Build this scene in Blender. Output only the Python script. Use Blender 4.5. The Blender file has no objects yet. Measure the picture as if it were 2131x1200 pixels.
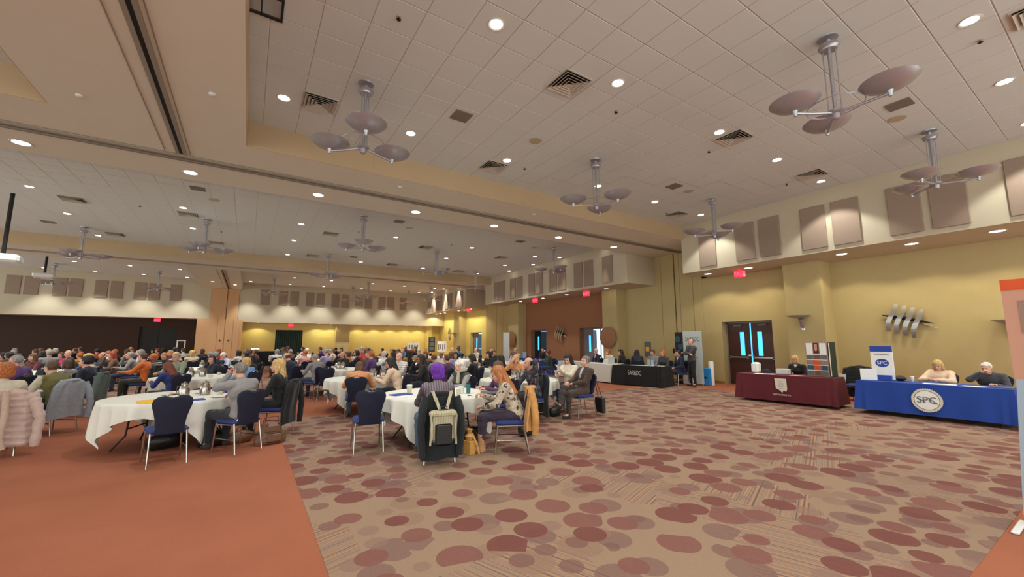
import bpy, math, random
import numpy as np
from mathutils import Vector, Matrix
PI = math.pi
random.seed(7)
SC = bpy.context.scene
COL = SC.collection
# ------------------------------------------------------------------ camera, world, exposure
cam_d = bpy.data.cameras.new('camera')
cam_d.sensor_width = 36.0
cam_d.lens = 36.0 * 850.0 / 2131.0
cam_d.clip_start = 0.05
cam_d.clip_end = 200
cam = bpy.data.objects.new('camera', cam_d)
COL.objects.link(cam)
cam.location = (0, 0, 1.64)
cam.rotation_euler = (math.radians(90 + 7.44), 0, math.radians(-32.708))
SC.camera = cam
w = bpy.data.worlds.new('world')
SC.world = w
w.use_nodes = True
w.node_tree.nodes['Background'].inputs[0].default_value = (0.95, 1.0, 0.96, 1)
w.node_tree.nodes['Background'].inputs[1].default_value = 1.75  # even fill light added to lift the ceiling, entering by the open sides
SC.view_settings.view_transform = 'Standard'
SC.view_settings.look = 'None'
SC.view_settings.gamma = 1.0
SC.view_settings.use_curve_mapping = False
SC.view_settings.exposure = 0.6
P_CEIL = 142.0      # watts of a tiled-ceiling downlight
P_BEAM = 110.0      # downlight in a beam
P_SOF = 62.0        # wall-wash downlight in a soffit
WARM = (0.98, 1.0, 0.93)
COOL = (0.96, 1.0, 0.98)

# ------------------------------------------------------------------ helpers
def srgb(r, g, b):
    f = lambda c: (c / 255 / 12.92) if c / 255 <= 0.04045 else ((c / 255 + 0.055) / 1.055) ** 2.4
    return (f(r), f(g), f(b))

class MB:
    def __init__(s):
        s.v = []; s.f = []
    def add(s, vs, fs):
        n = len(s.v)
        s.v += [tuple(map(float, p)) for p in vs]
        s.f += [tuple(i + n for i in q) for q in fs]
        return s
    def box(s, c, d, rot=None, taper=1.0):
        x, y, z = d[0] / 2, d[1] / 2, d[2] / 2
        P = []
        for k in (-1, 1):
            t = taper if k > 0 else 1.0
            for (i, j) in ((-1, -1), (1, -1), (1, 1), (-1, 1)):
                p = Vector((i * x * t, j * y * t, k * z))
                if rot is not None: p = rot @ p
                P.append((p.x + c[0], p.y + c[1], p.z + c[2]))
        return s.add(P, [(3, 2, 1, 0), (4, 5, 6, 7), (0, 1, 5, 4), (1, 2, 6, 5), (2, 3, 7, 6), (3, 0, 4, 7)])
    def bx(s, x0, x1, y0, y1, z0, z1):
        return s.box(((x0 + x1) / 2, (y0 + y1) / 2, (z0 + z1) / 2), (abs(x1 - x0), abs(y1 - y0), abs(z1 - z0)))
    def bbox(s, c, d, b=0.01, rot=None):
        """box with chamfered vertical and top edges"""
        x, y, z = d[0] / 2, d[1] / 2, d[2] / 2
        P = []
        for (zz, e) in ((-z, b), (-z + b, 0), (z - b, 0), (z, b)):
            X, Y = x - e, y - e
            q = b
            for (px, py) in ((-X, -Y + q), (-X + q, -Y), (X - q, -Y), (X, -Y + q), (X, Y - q), (X - q, Y), (-X + q, Y), (-X, Y - q)):
                p = Vector((px, py, zz))
                if rot is not None: p = rot @ p
                P.append((p.x + c[0], p.y + c[1], p.z + c[2]))
        F = [tuple(range(7, -1, -1)), tuple(range(24, 32))]
        for k in range(3):
            for i in range(8):
                j = (i + 1) % 8
                F.append((k * 8 + i, k * 8 + j, k * 8 + 8 + j, k * 8 + 8 + i))
        return s.add(P, F)
    def tube(s, pts, r, n=8, caps=True):
        pts = [Vector(p) for p in pts]
        R = r if isinstance(r, (list, tuple)) else [r] * len(pts)
        rings = []
        up = None
        for i, p in enumerate(pts):
            t = (pts[min(i + 1, len(pts) - 1)] - pts[max(i - 1, 0)]).normalized()
            if up is None:
                up = Vector((0, 0, 1)) if abs(t.z) < 0.9 else Vector((1, 0, 0))
            a = t.cross(up).normalized(); b = t.cross(a).normalized()
            up = -b if False else up
            rings.append([p + a * math.cos(2 * PI * k / n) * R[i] + b * math.sin(2 * PI * k / n) * R[i] for k in range(n)])
        P = [q for g in rings for q in g]
        F = []
        for i in range(len(pts) - 1):
            for k in range(n):
                j = (k + 1) % n
                F.append((i * n + k, i * n + j, i * n + n + j, i * n + n + k))
        if caps:
            F.append(tuple(range(n - 1, -1, -1))); F.append(tuple(range((len(pts) - 1) * n, len(pts) * n)))
        return s.add(P, F)
    def lathe(s, prof, c=(0, 0, 0), n=20, sx=1, sy=1):
        P = []; F = []; R = []
        for (r, z) in prof:
            if r < 1e-5:
                R.append([len(P)] * n); P.append((c[0], c[1], c[2] + z)); continue
            R.append(list(range(len(P), len(P) + n)))
            for k in range(n):
                a = 2 * PI * k / n
                P.append((c[0] + r * math.cos(a) * sx, c[1] + r * math.sin(a) * sy, c[2] + z))
        for a, b in zip(R[:-1], R[1:]):
            for k in range(n):
                j = (k + 1) % n
                q = []
                for v in (a[k], a[j], b[j], b[k]):
                    if v not in q: q.append(v)
                if len(q) > 2: F.append(tuple(q))
        return s.add(P, F)
    def prism(s, poly, t0, t1, axis='y'):
        """poly: list of (a,b); extruded along axis between t0,t1"""
        n = len(poly)
        def mk(a, b, t):
            return {'y': (a, t, b), 'x': (t, a, b), 'z': (a, b, t)}[axis]
        P = [mk(a, b, t0) for a, b in poly] + [mk(a, b, t1) for a, b in poly]
        F = [tuple(range(n)), tuple(range(2 * n - 1, n - 1, -1))]
        for i in range(n):
            j = (i + 1) % n
            F.append((j, i, n + i, n + j))
        return s.add(P, F)
    def mesh(s, name, mat=None, smooth=False):
        me = bpy.data.meshes.new(name)
        me.from_pydata(s.v, [], s.f)
        me.update()
        if smooth:
            me.polygons.foreach_set('use_smooth', [True] * len(me.polygons))
            try: me.set_sharp_from_angle(angle=math.radians(42))
            except Exception: pass
        if mat: me.materials.append(mat)
        return me

def ob(name, me, parent=None, loc=(0, 0, 0), rz=0, **kw):
    if isinstance(me, MB): me = me.mesh(name)
    #DBG if kw.get('label') and not 4 <= len(kw['label'].split()) <= 16: print('LONG', len(kw['label'].split()), kw['label'])
    o = bpy.data.objects.new(name, me)
    COL.objects.link(o)
    if parent is not None: o.parent = parent
    o.location = loc
    o.rotation_euler = (0, 0, rz)
    for k, v in kw.items():
        if k == 'color': o.color = tuple(v) + (1,)
        elif v is not None: o[k] = v
    return o
def part(name, mb, mat, parent, smooth=False, loc=(0, 0, 0), rz=0, **kw):
    return ob(name, mb.mesh(name, mat, smooth), parent, loc, rz, **kw)
def thing(name, label, cat, loc=(0, 0, 0), rz=0, group=None):
    return ob(name, None, None, loc, rz, label=label, category=cat, group=group)
def solo(name, mb, mat, label, cat, loc=(0, 0, 0), rz=0, group=None, smooth=False, **kw):
    return ob(name, mb.mesh(name, mat, smooth), None, loc, rz, label=label, category=cat, group=group, **kw)
def struct(name, mb, mat, smooth=False, **kw):
    return ob(name, mb.mesh(name, mat, smooth), None, kind='structure', **kw)
def copy_tree(o, parent=None):
    c = o.copy(); COL.objects.link(c)
    if parent is not None: c.parent = parent
    for ch in list(o.children): copy_tree(ch, c)
    return c
def place(o, loc, rz=0, label=None, group=None):
    #DBG if label and not 4 <= len(label.split()) <= 16: print('LONG', len(label.split()), label)
    o.location = loc; o.rotation_euler = (0, 0, rz)
    if label: o['label'] = label
    if group: o['group'] = group
    return o

# ------------------------------------------------------------------ materials
def nodes(name):
    m = bpy.data.materials.new(name); m.use_nodes = True
    nt = m.node_tree
    return m, nt, nt.nodes['Principled BSDF']
def mat(name, col, rough=0.6, metal=0.0, noise=0.0, scale=30.0, bump=0.0, bscale=None, spec=None, emit=None, estr=1.0, alpha=None, trans=None):
    m, nt, b = nodes(name)
    b.inputs['Base Color'].default_value = tuple(col) + (1,)
    b.inputs['Roughness'].default_value = rough
    b.inputs['Metallic'].default_value = metal
    if spec is not None: b.inputs['Specular IOR Level'].default_value = spec
    if emit: 
        b.inputs['Emission Color'].default_value = tuple(emit) + (1,)
        b.inputs['Emission Strength'].default_value = estr
    if trans is not None: b.inputs['Transmission Weight'].default_value = trans
    L = nt.links
    if noise or bump:
        tc = nt.nodes.new('ShaderNodeTexCoord')
        n = nt.nodes.new('ShaderNodeTexNoise'); n.inputs['Scale'].default_value = scale; n.inputs['Detail'].default_value = 3
        L.new(tc.outputs['Object'], n.inputs['Vector'])
    if noise:
        mx = nt.nodes.new('ShaderNodeMix'); mx.data_type = 'RGBA'
        mx.inputs[6].default_value = tuple(c * (1 - noise) for c in col) + (1,)
        mx.inputs[7].default_value = tuple(min(1, c * (1 + noise)) for c in col) + (1,)
        L.new(n.outputs['Fac'], mx.inputs[0]); L.new(mx.outputs[2], b.inputs['Base Color'])
    if bump:
        n2 = nt.nodes.new('ShaderNodeTexNoise'); n2.inputs['Scale'].default_value = bscale or scale * 3
        L.new(tc.outputs['Object'], n2.inputs['Vector'])
        bp = nt.nodes.new('ShaderNodeBump'); bp.inputs['Strength'].default_value = bump; bp.inputs['Distance'].default_value = 0.01
        L.new(n2.outputs['Fac'], bp.inputs['Height']); L.new(bp.outputs[0], b.inputs['Normal'])
    return m
def objmat(name, rough, noise, scale, stretch=(1, 1, 1), sheen=0, bump=0.0):
    """colour comes from the object's own colour"""
    m, nt, b = nodes(name)
    L = nt.links
    oi = nt.nodes.new('ShaderNodeObjectInfo'); tc = nt.nodes.new('ShaderNodeTexCoord')
    mp = nt.nodes.new('ShaderNodeMapping'); mp.inputs['Scale'].default_value = stretch
    n = nt.nodes.new('ShaderNodeTexNoise'); n.inputs['Scale'].default_value = scale; n.inputs['Detail'].default_value = 4
    L.new(tc.outputs['Object'], mp.inputs[0]); L.new(mp.outputs[0], n.inputs['Vector'])
    mr = nt.nodes.new('ShaderNodeMapRange'); mr.inputs[1].default_value = 0.3; mr.inputs[2].default_value = 0.7
    mr.inputs[3].default_value = 1 - noise; mr.inputs[4].default_value = 1 + noise
    L.new(n.outputs['Fac'], mr.inputs[0])
    vm = nt.nodes.new('ShaderNodeVectorMath'); vm.operation = 'SCALE'
    L.new(oi.outputs['Color'], vm.inputs[0]); L.new(mr.outputs[0], vm.inputs[3])
    L.new(vm.outputs[0], b.inputs['Base Color'])
    b.inputs['Roughness'].default_value = rough
    if sheen: b.inputs['Sheen Weight'].default_value = sheen
    if bump:
        bp = nt.nodes.new('ShaderNodeBump'); bp.inputs['Strength'].default_value = bump; bp.inputs['Distance'].default_value = 0.01
        L.new(n.outputs['Fac'], bp.inputs['Height']); L.new(bp.outputs[0], b.inputs['Normal'])
    return m

M = {}
M['tile'] = mat('ceiling_tile_white', srgb(212, 216, 212), 0.9, noise=0.05, scale=60, bump=0.25, bscale=220)
M['grid'] = mat('ceiling_grid', srgb(184, 174, 162), 0.7)
M['white_paint'] = mat('cream_paint', srgb(216, 210, 192), 0.8, noise=0.025, scale=3, bump=0.08, bscale=120)
M['soffit_paint'] = mat('soffit_paint', srgb(192, 180, 156), 0.8, noise=0.025, scale=3)
M['tan_paint'] = mat('tan_paint', srgb(184, 160, 126), 0.8, noise=0.03, scale=3)
M['wall'] = mat('mustard_wallcovering', srgb(184, 165, 116), 0.75, noise=0.05, scale=4, bump=0.2, bscale=160)
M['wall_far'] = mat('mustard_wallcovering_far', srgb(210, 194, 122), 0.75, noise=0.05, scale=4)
M['brown_wall'] = mat('brown_wallcovering', srgb(150, 104, 72), 0.8, noise=0.05, scale=4)  # shade of the unlit middle bay painted as brown; also real brown trim, discs
M['dark_brown_wall'] = mat('dark_brown_wallcovering', srgb(58, 40, 31), 0.85, noise=0.05, scale=4)  # same wall as elsewhere, its lack of light put into a darker colour
M['panel_tan'] = mat('folding_panel_cloth', srgb(206, 162, 118), 0.85, noise=0.04, scale=8)
M['acoustic'] = mat('acoustic_panel_cloth', srgb(150, 130, 114), 0.95, noise=0.05, scale=90, bump=0.3, bscale=400)
M['acoustic_face'] = mat('acoustic_panel_pale', srgb(186, 168, 150), 0.95, noise=0.04, scale=90)
M['dark'] = mat('black_gap', (0.012, 0.011, 0.01), 0.8)
M['track'] = mat('aluminium_track', srgb(150, 142, 128), 0.45, 0.3)
M['pewter'] = mat('pewter_metal', srgb(172, 170, 176), 0.36, 0.65, noise=0.08, scale=20)
M['chrome'] = mat('chrome', srgb(178, 172, 164), 0.24, 1.0)
M['steel'] = mat('brushed_steel', srgb(190, 188, 184), 0.3, 0.9)
M['vent'] = mat('vent_white_metal', srgb(190, 182, 168), 0.6)
M['grille'] = mat('grey_grille', srgb(120, 112, 100), 0.7, noise=0.2, scale=300)
M['beige_plastic'] = mat('beige_plastic', srgb(178, 166, 140), 0.6)
M['bulb'] = mat('lit_lamp', (1, 1, 1), 0.5, emit=(1.0, 0.95, 0.86), estr=9.0)
M['bulb_cool'] = mat('lit_lamp_pale', (1, 1, 1), 0.5, emit=(0.86, 0.95, 1.0), estr=5.0)
M['exit_red'] = mat('exit_letters', (0.6, 0.02, 0.02), 0.5, emit=(1.0, 0.03, 0.06), estr=5.0)
M['exit_body'] = mat('exit_housing', (0.5, 0.03, 0.05), 0.5, emit=(1.0, 0.02, 0.05), estr=0.9)
M['door_wood'] = mat('dark_cherry_door', srgb(70, 36, 26), 0.45, noise=0.2, scale=6)
M['door_grey'] = mat('grey_door_frame', srgb(120, 118, 124), 0.5)
M['door_black'] = mat('black_door', srgb(22, 20, 20), 0.6)
M['teal'] = mat('dark_teal_curtain', srgb(30, 58, 56), 0.9, noise=0.3, scale=15)
M['daylight'] = mat('daylight_glazing', (0.1, 0.3, 0.6), 0.3, emit=(0.03, 0.36, 1.0), estr=1.6)
M['daylight_white'] = mat('daylight_glazing_bright', (0.8, 0.9, 1), 0.3, emit=(0.62, 0.86, 1.0), estr=2.2)
M['black_cloth'] = mat('black_tablecloth', srgb(20, 19, 21), 0.8, bump=0.2, scale=20, bscale=300)
M['maroon_cloth'] = mat('maroon_tablecloth', srgb(92, 22, 34), 0.8, noise=0.08, scale=10, bump=0.2, bscale=300)
M['blue_cloth'] = mat('royal_blue_tablecloth', srgb(20, 62, 150), 0.75, noise=0.08, scale=10, bump=0.2, bscale=300)
M['white_cloth'] = mat('white_table_linen', srgb(226, 224, 214), 0.8, noise=0.02, scale=8, bump=0.15, bscale=350)
M['white_plastic'] = mat('white_plastic', srgb(225, 225, 222), 0.4)
M['paper'] = mat('white_paper', srgb(235, 233, 228), 0.8)
M['gold_paper'] = mat('yellow_envelope', srgb(238, 180, 50), 0.7)
M['blue_paper'] = mat('blue_folder', srgb(40, 70, 160), 0.6)
M['navy_fabric'] = mat('navy_chair_fabric', srgb(24, 27, 50), 0.85, noise=0.15, scale=60)
M['seat_fabric'] = mat('blue_seat_fabric', srgb(38, 52, 108), 0.85, noise=0.12, scale=60)
M['black_metal'] = mat('black_table_leg', srgb(24, 22, 22), 0.5, 0.3)
M['wood_top'] = mat('plywood_tabletop', srgb(150, 120, 84), 0.6, noise=0.15, scale=10)
M['black_leather'] = mat('black_leather', srgb(22, 20, 22), 0.45, noise=0.2, scale=25, bump=0.2)
M['brown_leather'] = mat('brown_leather', srgb(112, 78, 58), 0.5, noise=0.3, scale=14, bump=0.3)
M['gold_ribbon'] = mat('gold_gift_bag', srgb(190, 140, 70), 0.4, noise=0.25, scale=14)
M['teal_plastic'] = mat('teal_tumbler', srgb(48, 110, 118), 0.3)
M['grey_plastic'] = mat('grey_laptop', srgb(110, 108, 112), 0.4, 0.3)
M['glass'] = mat('clear_glass', (0.9, 0.95, 0.95), 0.05, trans=0.9)
M['silver_poster'] = mat('grey_white_print', srgb(196, 202, 200), 0.7)
M['ink_grey'] = mat('grey_ink', srgb(96, 102, 104), 0.7)
M['ink_black'] = mat('black_ink', srgb(28, 28, 30), 0.7)
M['ink_silver'] = mat('silver_print', srgb(190, 188, 182), 0.6)
M['cream_print'] = mat('cream_print', srgb(214, 206, 184), 0.7)
M['print_blue'] = mat('blue_print', srgb(26, 62, 160), 0.6)
M['print_teal'] = mat('teal_print', srgb(26, 78, 100), 0.6, noise=0.6, scale=6)
M['green_board'] = mat('dark_green_board', srgb(30, 46, 36), 0.7)
M['orange_print'] = mat('orange_print', srgb(210, 82, 30), 0.7, noise=0.15, scale=6)
M['pink_print'] = mat('dusty_pink_print', srgb(196, 146, 124), 0.7)
M['mauve_print'] = mat('mauve_grey_print', srgb(150, 122, 108), 0.8, noise=0.1, scale=60)
M['pale_blue_print'] = mat('pale_blue_print', srgb(158, 176, 192), 0.6, noise=0.06, scale=3)
M['cloth'] = objmat('garment_cloth', 0.85, 0.10, 22, sheen=0.15, bump=0.25)
M['skin'] = objmat('skin', 0.5, 0.06, 14)
M['hair'] = objmat('hair', 0.55, 0.5, 26, (3, 3, 0.5), bump=0.5)
M['eye'] = mat('dark_eye', srgb(30, 22, 20), 0.2)
M['lips'] = mat('lips', srgb(170, 90, 84), 0.5)

def stripes(name, c1, c2, scale, axis='Z', dist=0.0, rough=0.85):
    m, nt, b = nodes(name); L = nt.links
    tc = nt.nodes.new('ShaderNodeTexCoord'); wv = nt.nodes.new('ShaderNodeTexWave')
    wv.bands_direction = axis; wv.inputs['Scale'].default_value = scale; wv.inputs['Distortion'].default_value = dist
    L.new(tc.outputs['Object'], wv.inputs['Vector'])
    cr = nt.nodes.new('ShaderNodeValToRGB'); cr.color_ramp.elements[0].position = 0.42; cr.color_ramp.elements[1].position = 0.58
    cr.color_ramp.elements[0].color = tuple(c1) + (1,); cr.color_ramp.elements[1].color = tuple(c2) + (1,)
    L.new(wv.outputs['Fac'], cr.inputs[0]); L.new(cr.outputs[0], b.inputs['Base Color']); b.inputs['Roughness'].default_value = rough
    return m
M['stripe_top'] = stripes('black_white_stripes', srgb(20, 20, 24), srgb(215, 212, 210), 5.0)
M['stripe_soft'] = stripes('grey_white_stripes', srgb(176, 172, 172), srgb(224, 220, 216), 5.5)
M['stripe_bag'] = stripes('cream_grey_ticking', srgb(120, 112, 92), srgb(206, 196, 164), 22, 'X')
M['plaid_vest'] = stripes('grey_mauve_plaid', srgb(92, 80, 88), srgb(128, 116, 124), 9, 'X', 1.5)
def blotch(name, cols, scale, rough=0.85, det=3):
    m, nt, b = nodes(name); L = nt.links
    tc = nt.nodes.new('ShaderNodeTexCoord'); n = nt.nodes.new('ShaderNodeTexNoise')
    n.inputs['Scale'].default_value = scale; n.inputs['Detail'].default_value = det
    L.new(tc.outputs['Object'], n.inputs['Vector'])
    cr = nt.nodes.new('ShaderNodeValToRGB'); cr.color_ramp.interpolation = 'CONSTANT'
    e = cr.color_ramp.elements
    while len(e) < len(cols): e.new(0.5)
    for i, c in enumerate(cols):
        e[i].position = 0 if i == 0 else 0.40 + 0.2 * (i - 1) / max(1, len(cols) - 2)
        e[i].color = tuple(c) + (1,)
    L.new(n.outputs['Fac'], cr.inputs[0]); L.new(cr.outputs[0], b.inputs['Base Color']); b.inputs['Roughness'].default_value = rough
    return m
M['pattern_knit'] = blotch('patterned_knit', [srgb(70, 58, 56), srgb(186, 170, 148), srgb(214, 202, 182)], 16)
M['plaid_dark'] = blotch('dark_plaid', [srgb(34, 34, 46), srgb(72, 66, 76), srgb(130, 120, 124)], 18)
M['floral'] = blotch('floral_cloth', [srgb(40, 40, 66), srgb(196, 190, 196), srgb(120, 104, 140)], 20)

def carpet_plain():
    m, nt, b = nodes('orange_carpet'); L = nt.links
    geo = nt.nodes.new('ShaderNodeNewGeometry')
    n = nt.nodes.new('ShaderNodeTexNoise'); n.inputs['Scale'].default_value = 1.1; n.inputs['Detail'].default_value = 6
    n2 = nt.nodes.new('ShaderNodeTexNoise'); n2.inputs['Scale'].default_value = 160; n2.inputs['Detail'].default_value = 2
    L.new(geo.outputs['Position'], n.inputs['Vector']); L.new(geo.outputs['Position'], n2.inputs['Vector'])
    mx = nt.nodes.new('ShaderNodeMix'); mx.data_type = 'RGBA'
    mx.inputs[6].default_value = srgb(140, 82, 59) + (1,); mx.inputs[7].default_value = srgb(166, 101, 75) + (1,)
    L.new(n.outputs['Fac'], mx.inputs[0])
    mx2 = nt.nodes.new('ShaderNodeMix'); mx2.data_type = 'RGBA'; mx2.blend_type = 'MULTIPLY'; mx2.inputs[0].default_value = 0.35
    L.new(mx.outputs[2], mx2.inputs[6]); L.new(n2.outputs['Color'], mx2.inputs[7])
    hs = nt.nodes.new('ShaderNodeHueSaturation'); hs.inputs['Value'].default_value = 1.25
    bw = nt.nodes.new('ShaderNodeRGBToBW'); L.new(n2.outputs['Color'], bw.inputs[0]); L.new(bw.outputs[0], mx2.inputs[7])
    L.new(mx2.outputs[2], hs.inputs['Color']); L.new(hs.outputs[0], b.inputs['Base Color'])
    b.inputs['Roughness'].default_value = 0.95; b.inputs['Specular IOR Level'].default_value = 0.2
    bp = nt.nodes.new('ShaderNodeBump'); bp.inputs['Strength'].default_value = 0.4; bp.inputs['Distance'].default_value = 0.004
    L.new(n2.outputs['Fac'], bp.inputs['Height']); L.new(bp.outputs[0], b.inputs['Normal'])
    return m
def carpet_pattern():
    m, nt, b = nodes('dotted_carpet'); L = nt.links; N = nt.nodes.new
    geo = N('ShaderNodeNewGeometry')
    def mathn(op, a, bb=None, c=None):
        n = N('ShaderNodeMath'); n.operation = op
        for i, v in enumerate((a, bb, c)):
            if v is None: continue
            if isinstance(v, (int, float)): n.inputs[i].default_value = v
            else: L.new(v, n.inputs[i])
        return n.outputs[0]
    def mix(fac, a, bb):
        n = N('ShaderNodeMix'); n.data_type = 'RGBA'
        if isinstance(fac, (int, float)): n.inputs[0].default_value = fac
        else: L.new(fac, n.inputs[0])
        for i, v in ((6, a), (7, bb)):
            if isinstance(v, tuple): n.inputs[i].default_value = v + (1,)
            else: L.new(v, n.inputs[i])
        return n.outputs[2]
    sep = N('ShaderNodeSeparateXYZ'); L.new(geo.outputs['Position'], sep.inputs[0])
    X, Y = sep.outputs[0], sep.outputs[1]
    # ground: patches of straight yarn stripes in two directions
    vor = N('ShaderNodeTexVoronoi'); vor.voronoi_dimensions = '2D'; vor.distance = 'MANHATTAN'; vor.inputs['Scale'].default_value = 0.95
    L.new(geo.outputs['Position'], vor.inputs['Vector'])
    vs = N('ShaderNodeSeparateColor'); L.new(vor.outputs['Color'], vs.inputs[0])
    u1 = mathn('ADD', mathn('MULTIPLY', X, 0.94), mathn('MULTIPLY', Y, 0.34))
    u2 = mathn('ADD', mathn('MULTIPLY', X, -0.34), mathn('MULTIPLY', Y, 0.94))
    pick = mathn('GREATER_THAN', vs.outputs[0], 0.5)
    u = mathn('ADD', mathn('MULTIPLY', u1, pick), mathn('MULTIPLY', u2, mathn('SUBTRACT', 1.0, pick)))
    n1 = N('ShaderNodeTexNoise'); n1.noise_dimensions = '1D'; n1.inputs['Scale'].default_value = 46; n1.inputs['Detail'].default_value = 1.5
    L.new(u, n1.inputs['W'])
    cr = N('ShaderNodeValToRGB'); e = cr.color_ramp.elements
    e[0].position = 0.30; e[0].color = srgb(104, 84, 90) + (1,)
    e[1].position = 0.72; e[1].color = srgb(196, 136, 92) + (1,)
    k = e.new(0.42); k.color = srgb(148, 122, 106) + (1,)
    k = e.new(0.60); k.color = srgb(166, 136, 112) + (1,)
    L.new(n1.outputs['Fac'], cr.inputs[0])
    base = mix(mathn('MULTIPLY', mathn('GREATER_THAN', vs.outputs[1], 0.45), 0.85), srgb(160, 132, 110), cr.outputs[0])
    col = base
    def dots(scale, seed, rmin, rmax, prob, dark, faint, strength, col):
        mp = N('ShaderNodeMapping'); mp.inputs['Location'].default_value = (seed, seed * 1.7, 0)
        L.new(geo.outputs['Position'], mp.inputs[0])
        # small wobble so discs are not perfect
        v = N('ShaderNodeTexVoronoi'); v.voronoi_dimensions = '2D'; v.inputs['Scale'].default_value = scale; v.inputs['Randomness'].default_value = 0.72
        L.new(mp.outputs[0], v.inputs['Vector'])
        s = N('ShaderNodeSeparateColor'); L.new(v.outputs['Color'], s.inputs[0])
        r = mathn('ADD', rmin, mathn('MULTIPLY', s.outputs[0], rmax - rmin))
        inside = mathn('LESS_THAN', v.outputs['Distance'], r)
        keep = mathn('LESS_THAN', s.outputs[1], prob)
        tone = mix(mathn('GREATER_THAN', s.outputs[2], 0.45), faint, dark)
        f = mathn('MULTIPLY', mathn('MULTIPLY', inside, keep), strength)
        return mix(f, col, tone)
    col = dots(2.3, 3.1, 0.26, 0.46, 0.62, srgb(128, 96, 90), srgb(150, 118, 100), 0.75, col)
    col = dots(3.6, 7.7, 0.24, 0.44, 0.45, srgb(126, 90, 84), srgb(146, 114, 100), 0.75, col)
    col = dots(2.45, 0.4, 0.24, 0.47, 0.74, srgb(122, 72, 66), srgb(134, 88, 80), 0.92, col)
    n2 = N('ShaderNodeTexNoise'); n2.inputs['Scale'].default_value = 150
    L.new(geo.outputs['Position'], n2.inputs['Vector'])
    mm = N('ShaderNodeMix'); mm.data_type = 'RGBA'; mm.blend_type = 'MULTIPLY'; mm.inputs[0].default_value = 0.35
    L.new(col, mm.inputs[6]); L.new(n2.outputs['Fac'], mm.inputs[7])
    hs = N('ShaderNodeHueSaturation'); hs.inputs['Value'].default_value = 1.0; hs.inputs['Saturation'].default_value = 1.0
    L.new(mm.outputs[2], hs.inputs['Color']); L.new(hs.outputs[0], b.inputs['Base Color'])
    b.inputs['Roughness'].default_value = 0.95; b.inputs['Specular IOR Level'].default_value = 0.2
    bp = N('ShaderNodeBump'); bp.inputs['Strength'].default_value = 0.4; bp.inputs['Distance'].default_value = 0.004
    L.new(n2.outputs['Fac'], bp.inputs['Height']); L.new(bp.outputs[0], b.inputs['Normal'])
    return m
M['carpet'] = carpet_plain()
M['carpet2'] = carpet_pattern()

def text_mb(s, size, depth=0.004, sx=1.0, spacing=1.0):
    cu = bpy.data.curves.new('txt', 'FONT')
    cu.body = s; cu.size = size; cu.extrude = depth / 2; cu.align_x = 'CENTER'; cu.align_y = 'CENTER'; cu.space_character = spacing
    cu.resolution_u = 3
    o = bpy.data.objects.new('txt', cu); COL.objects.link(o)
    dg = bpy.context.evaluated_depsgraph_get(); dg.update()
    me = bpy.data.meshes.new_from_object(o.evaluated_get(dg))
    mb = MB()
    mb.add([(v.co.x * sx, v.co.y, v.co.z) for v in me.vertices], [tuple(p.vertices) for p in me.polygons])
    bpy.data.objects.remove(o); bpy.data.curves.remove(cu); bpy.data.meshes.remove(me)
    return mb
def remap(mb, f):
    mb.v = [tuple(f(*p)) for p in mb.v]; return mb
def faceneg_x(mb, x, y, z):     # lay XY text on a plane that faces -X (read from -X side)
    return remap(mb, lambda a, b, c: (x - c, y - a, z + b))
def faceneg_y(mb, x, y, z):
    return remap(mb, lambda a, b, c: (x + a, y - c, z + b))

# ------------------------------------------------------------------ shell
ZC, ZB, ZS = 6.10, 5.57, 4.25
XL, YB = -20.0, -6.0
floor = struct('floor', MB().bx(XL, 18, YB, 40, -0.1, 0), M['carpet'])
for k, (x0, x1, y0, y1) in enumerate(((0.6, 13.75, 0.88, 10.25), (-19, 13.6, 13.8, 23.4), (-19, 13.6, 28.0, 36.2), (-19, -3.9, 0.88, 10.25))):
    struct('floor', MB().bx(x0, x1, y0, y1, 0.0, 0.004), M['carpet2'], label=('dotted brown and maroon patterned carpet field'))
ceiling = struct('ceiling', MB().bx(XL, 18, YB, 40, ZC + 0.007, ZC + 0.2), M['grid'])

CY, SY_ = math.cos(-0.57087), math.sin(-0.57087)
def project(x, y, z):
    fw = (0.53581359, 0.83434791, 0.1294888); rt = (math.cos(math.radians(32.708)), -math.sin(math.radians(32.708)), 0)
    up = Vector(rt).cross(Vector(fw)); d = Vector((x, y, z - 1.64)); q = d.dot(Vector(fw))
    if q < 0.2: return (-9999, -9999, q)
    return (1065.5 + 850 * d.dot(Vector(rt)) / q, 600 - 850 * d.dot(up) / q, q)
TP = 0.6
near_tiles, far_mb, cand = None, MB(), []
def tiles(x0, x1, y0, y1, ox, oy):
    i0, i1 = math.floor((x0 - ox) / TP), math.ceil((x1 - ox) / TP)
    j0, j1 = math.floor((y0 - oy) / TP), math.ceil((y1 - oy) / TP)
    for i in range(i0, i1):
        for j in range(j0, j1):
            a, b = max(x0, ox + i * TP + 0.0035), min(x1, ox + (i + 1) * TP - 0.0035)
            c, d = max(y0, oy + j * TP + 0.0035), min(y1, oy + (j + 1) * TP - 0.0035)
            if b - a > 0.03 and d - c > 0.03: cand.append((a, b, c, d))
tiles(-0.3, 14.0, YB, 9.5, -0.05, 5.47)
tiles(XL, -3.07, YB, 9.5, -0.05, 5.47)
tiles(XL, 14.0, 12.3, 24.5, -0.05, 12.3)
tiles(-0.6, 14.0, 27.3, 37.0, -0.05, 27.3)
tiles(XL, -3.06, 27.3, 37.0, -0.05, 27.3)
vis, rest = [], []
for t in cand:
    p = project((t[0] + t[1]) / 2, (t[2] + t[3]) / 2, ZC)
    if -60 < p[0] < 2190 and -60 < p[1] < 1200: vis.append((p[2], t))
    else: rest.append(t)
vis.sort()
tile_meshes = {}
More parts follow.
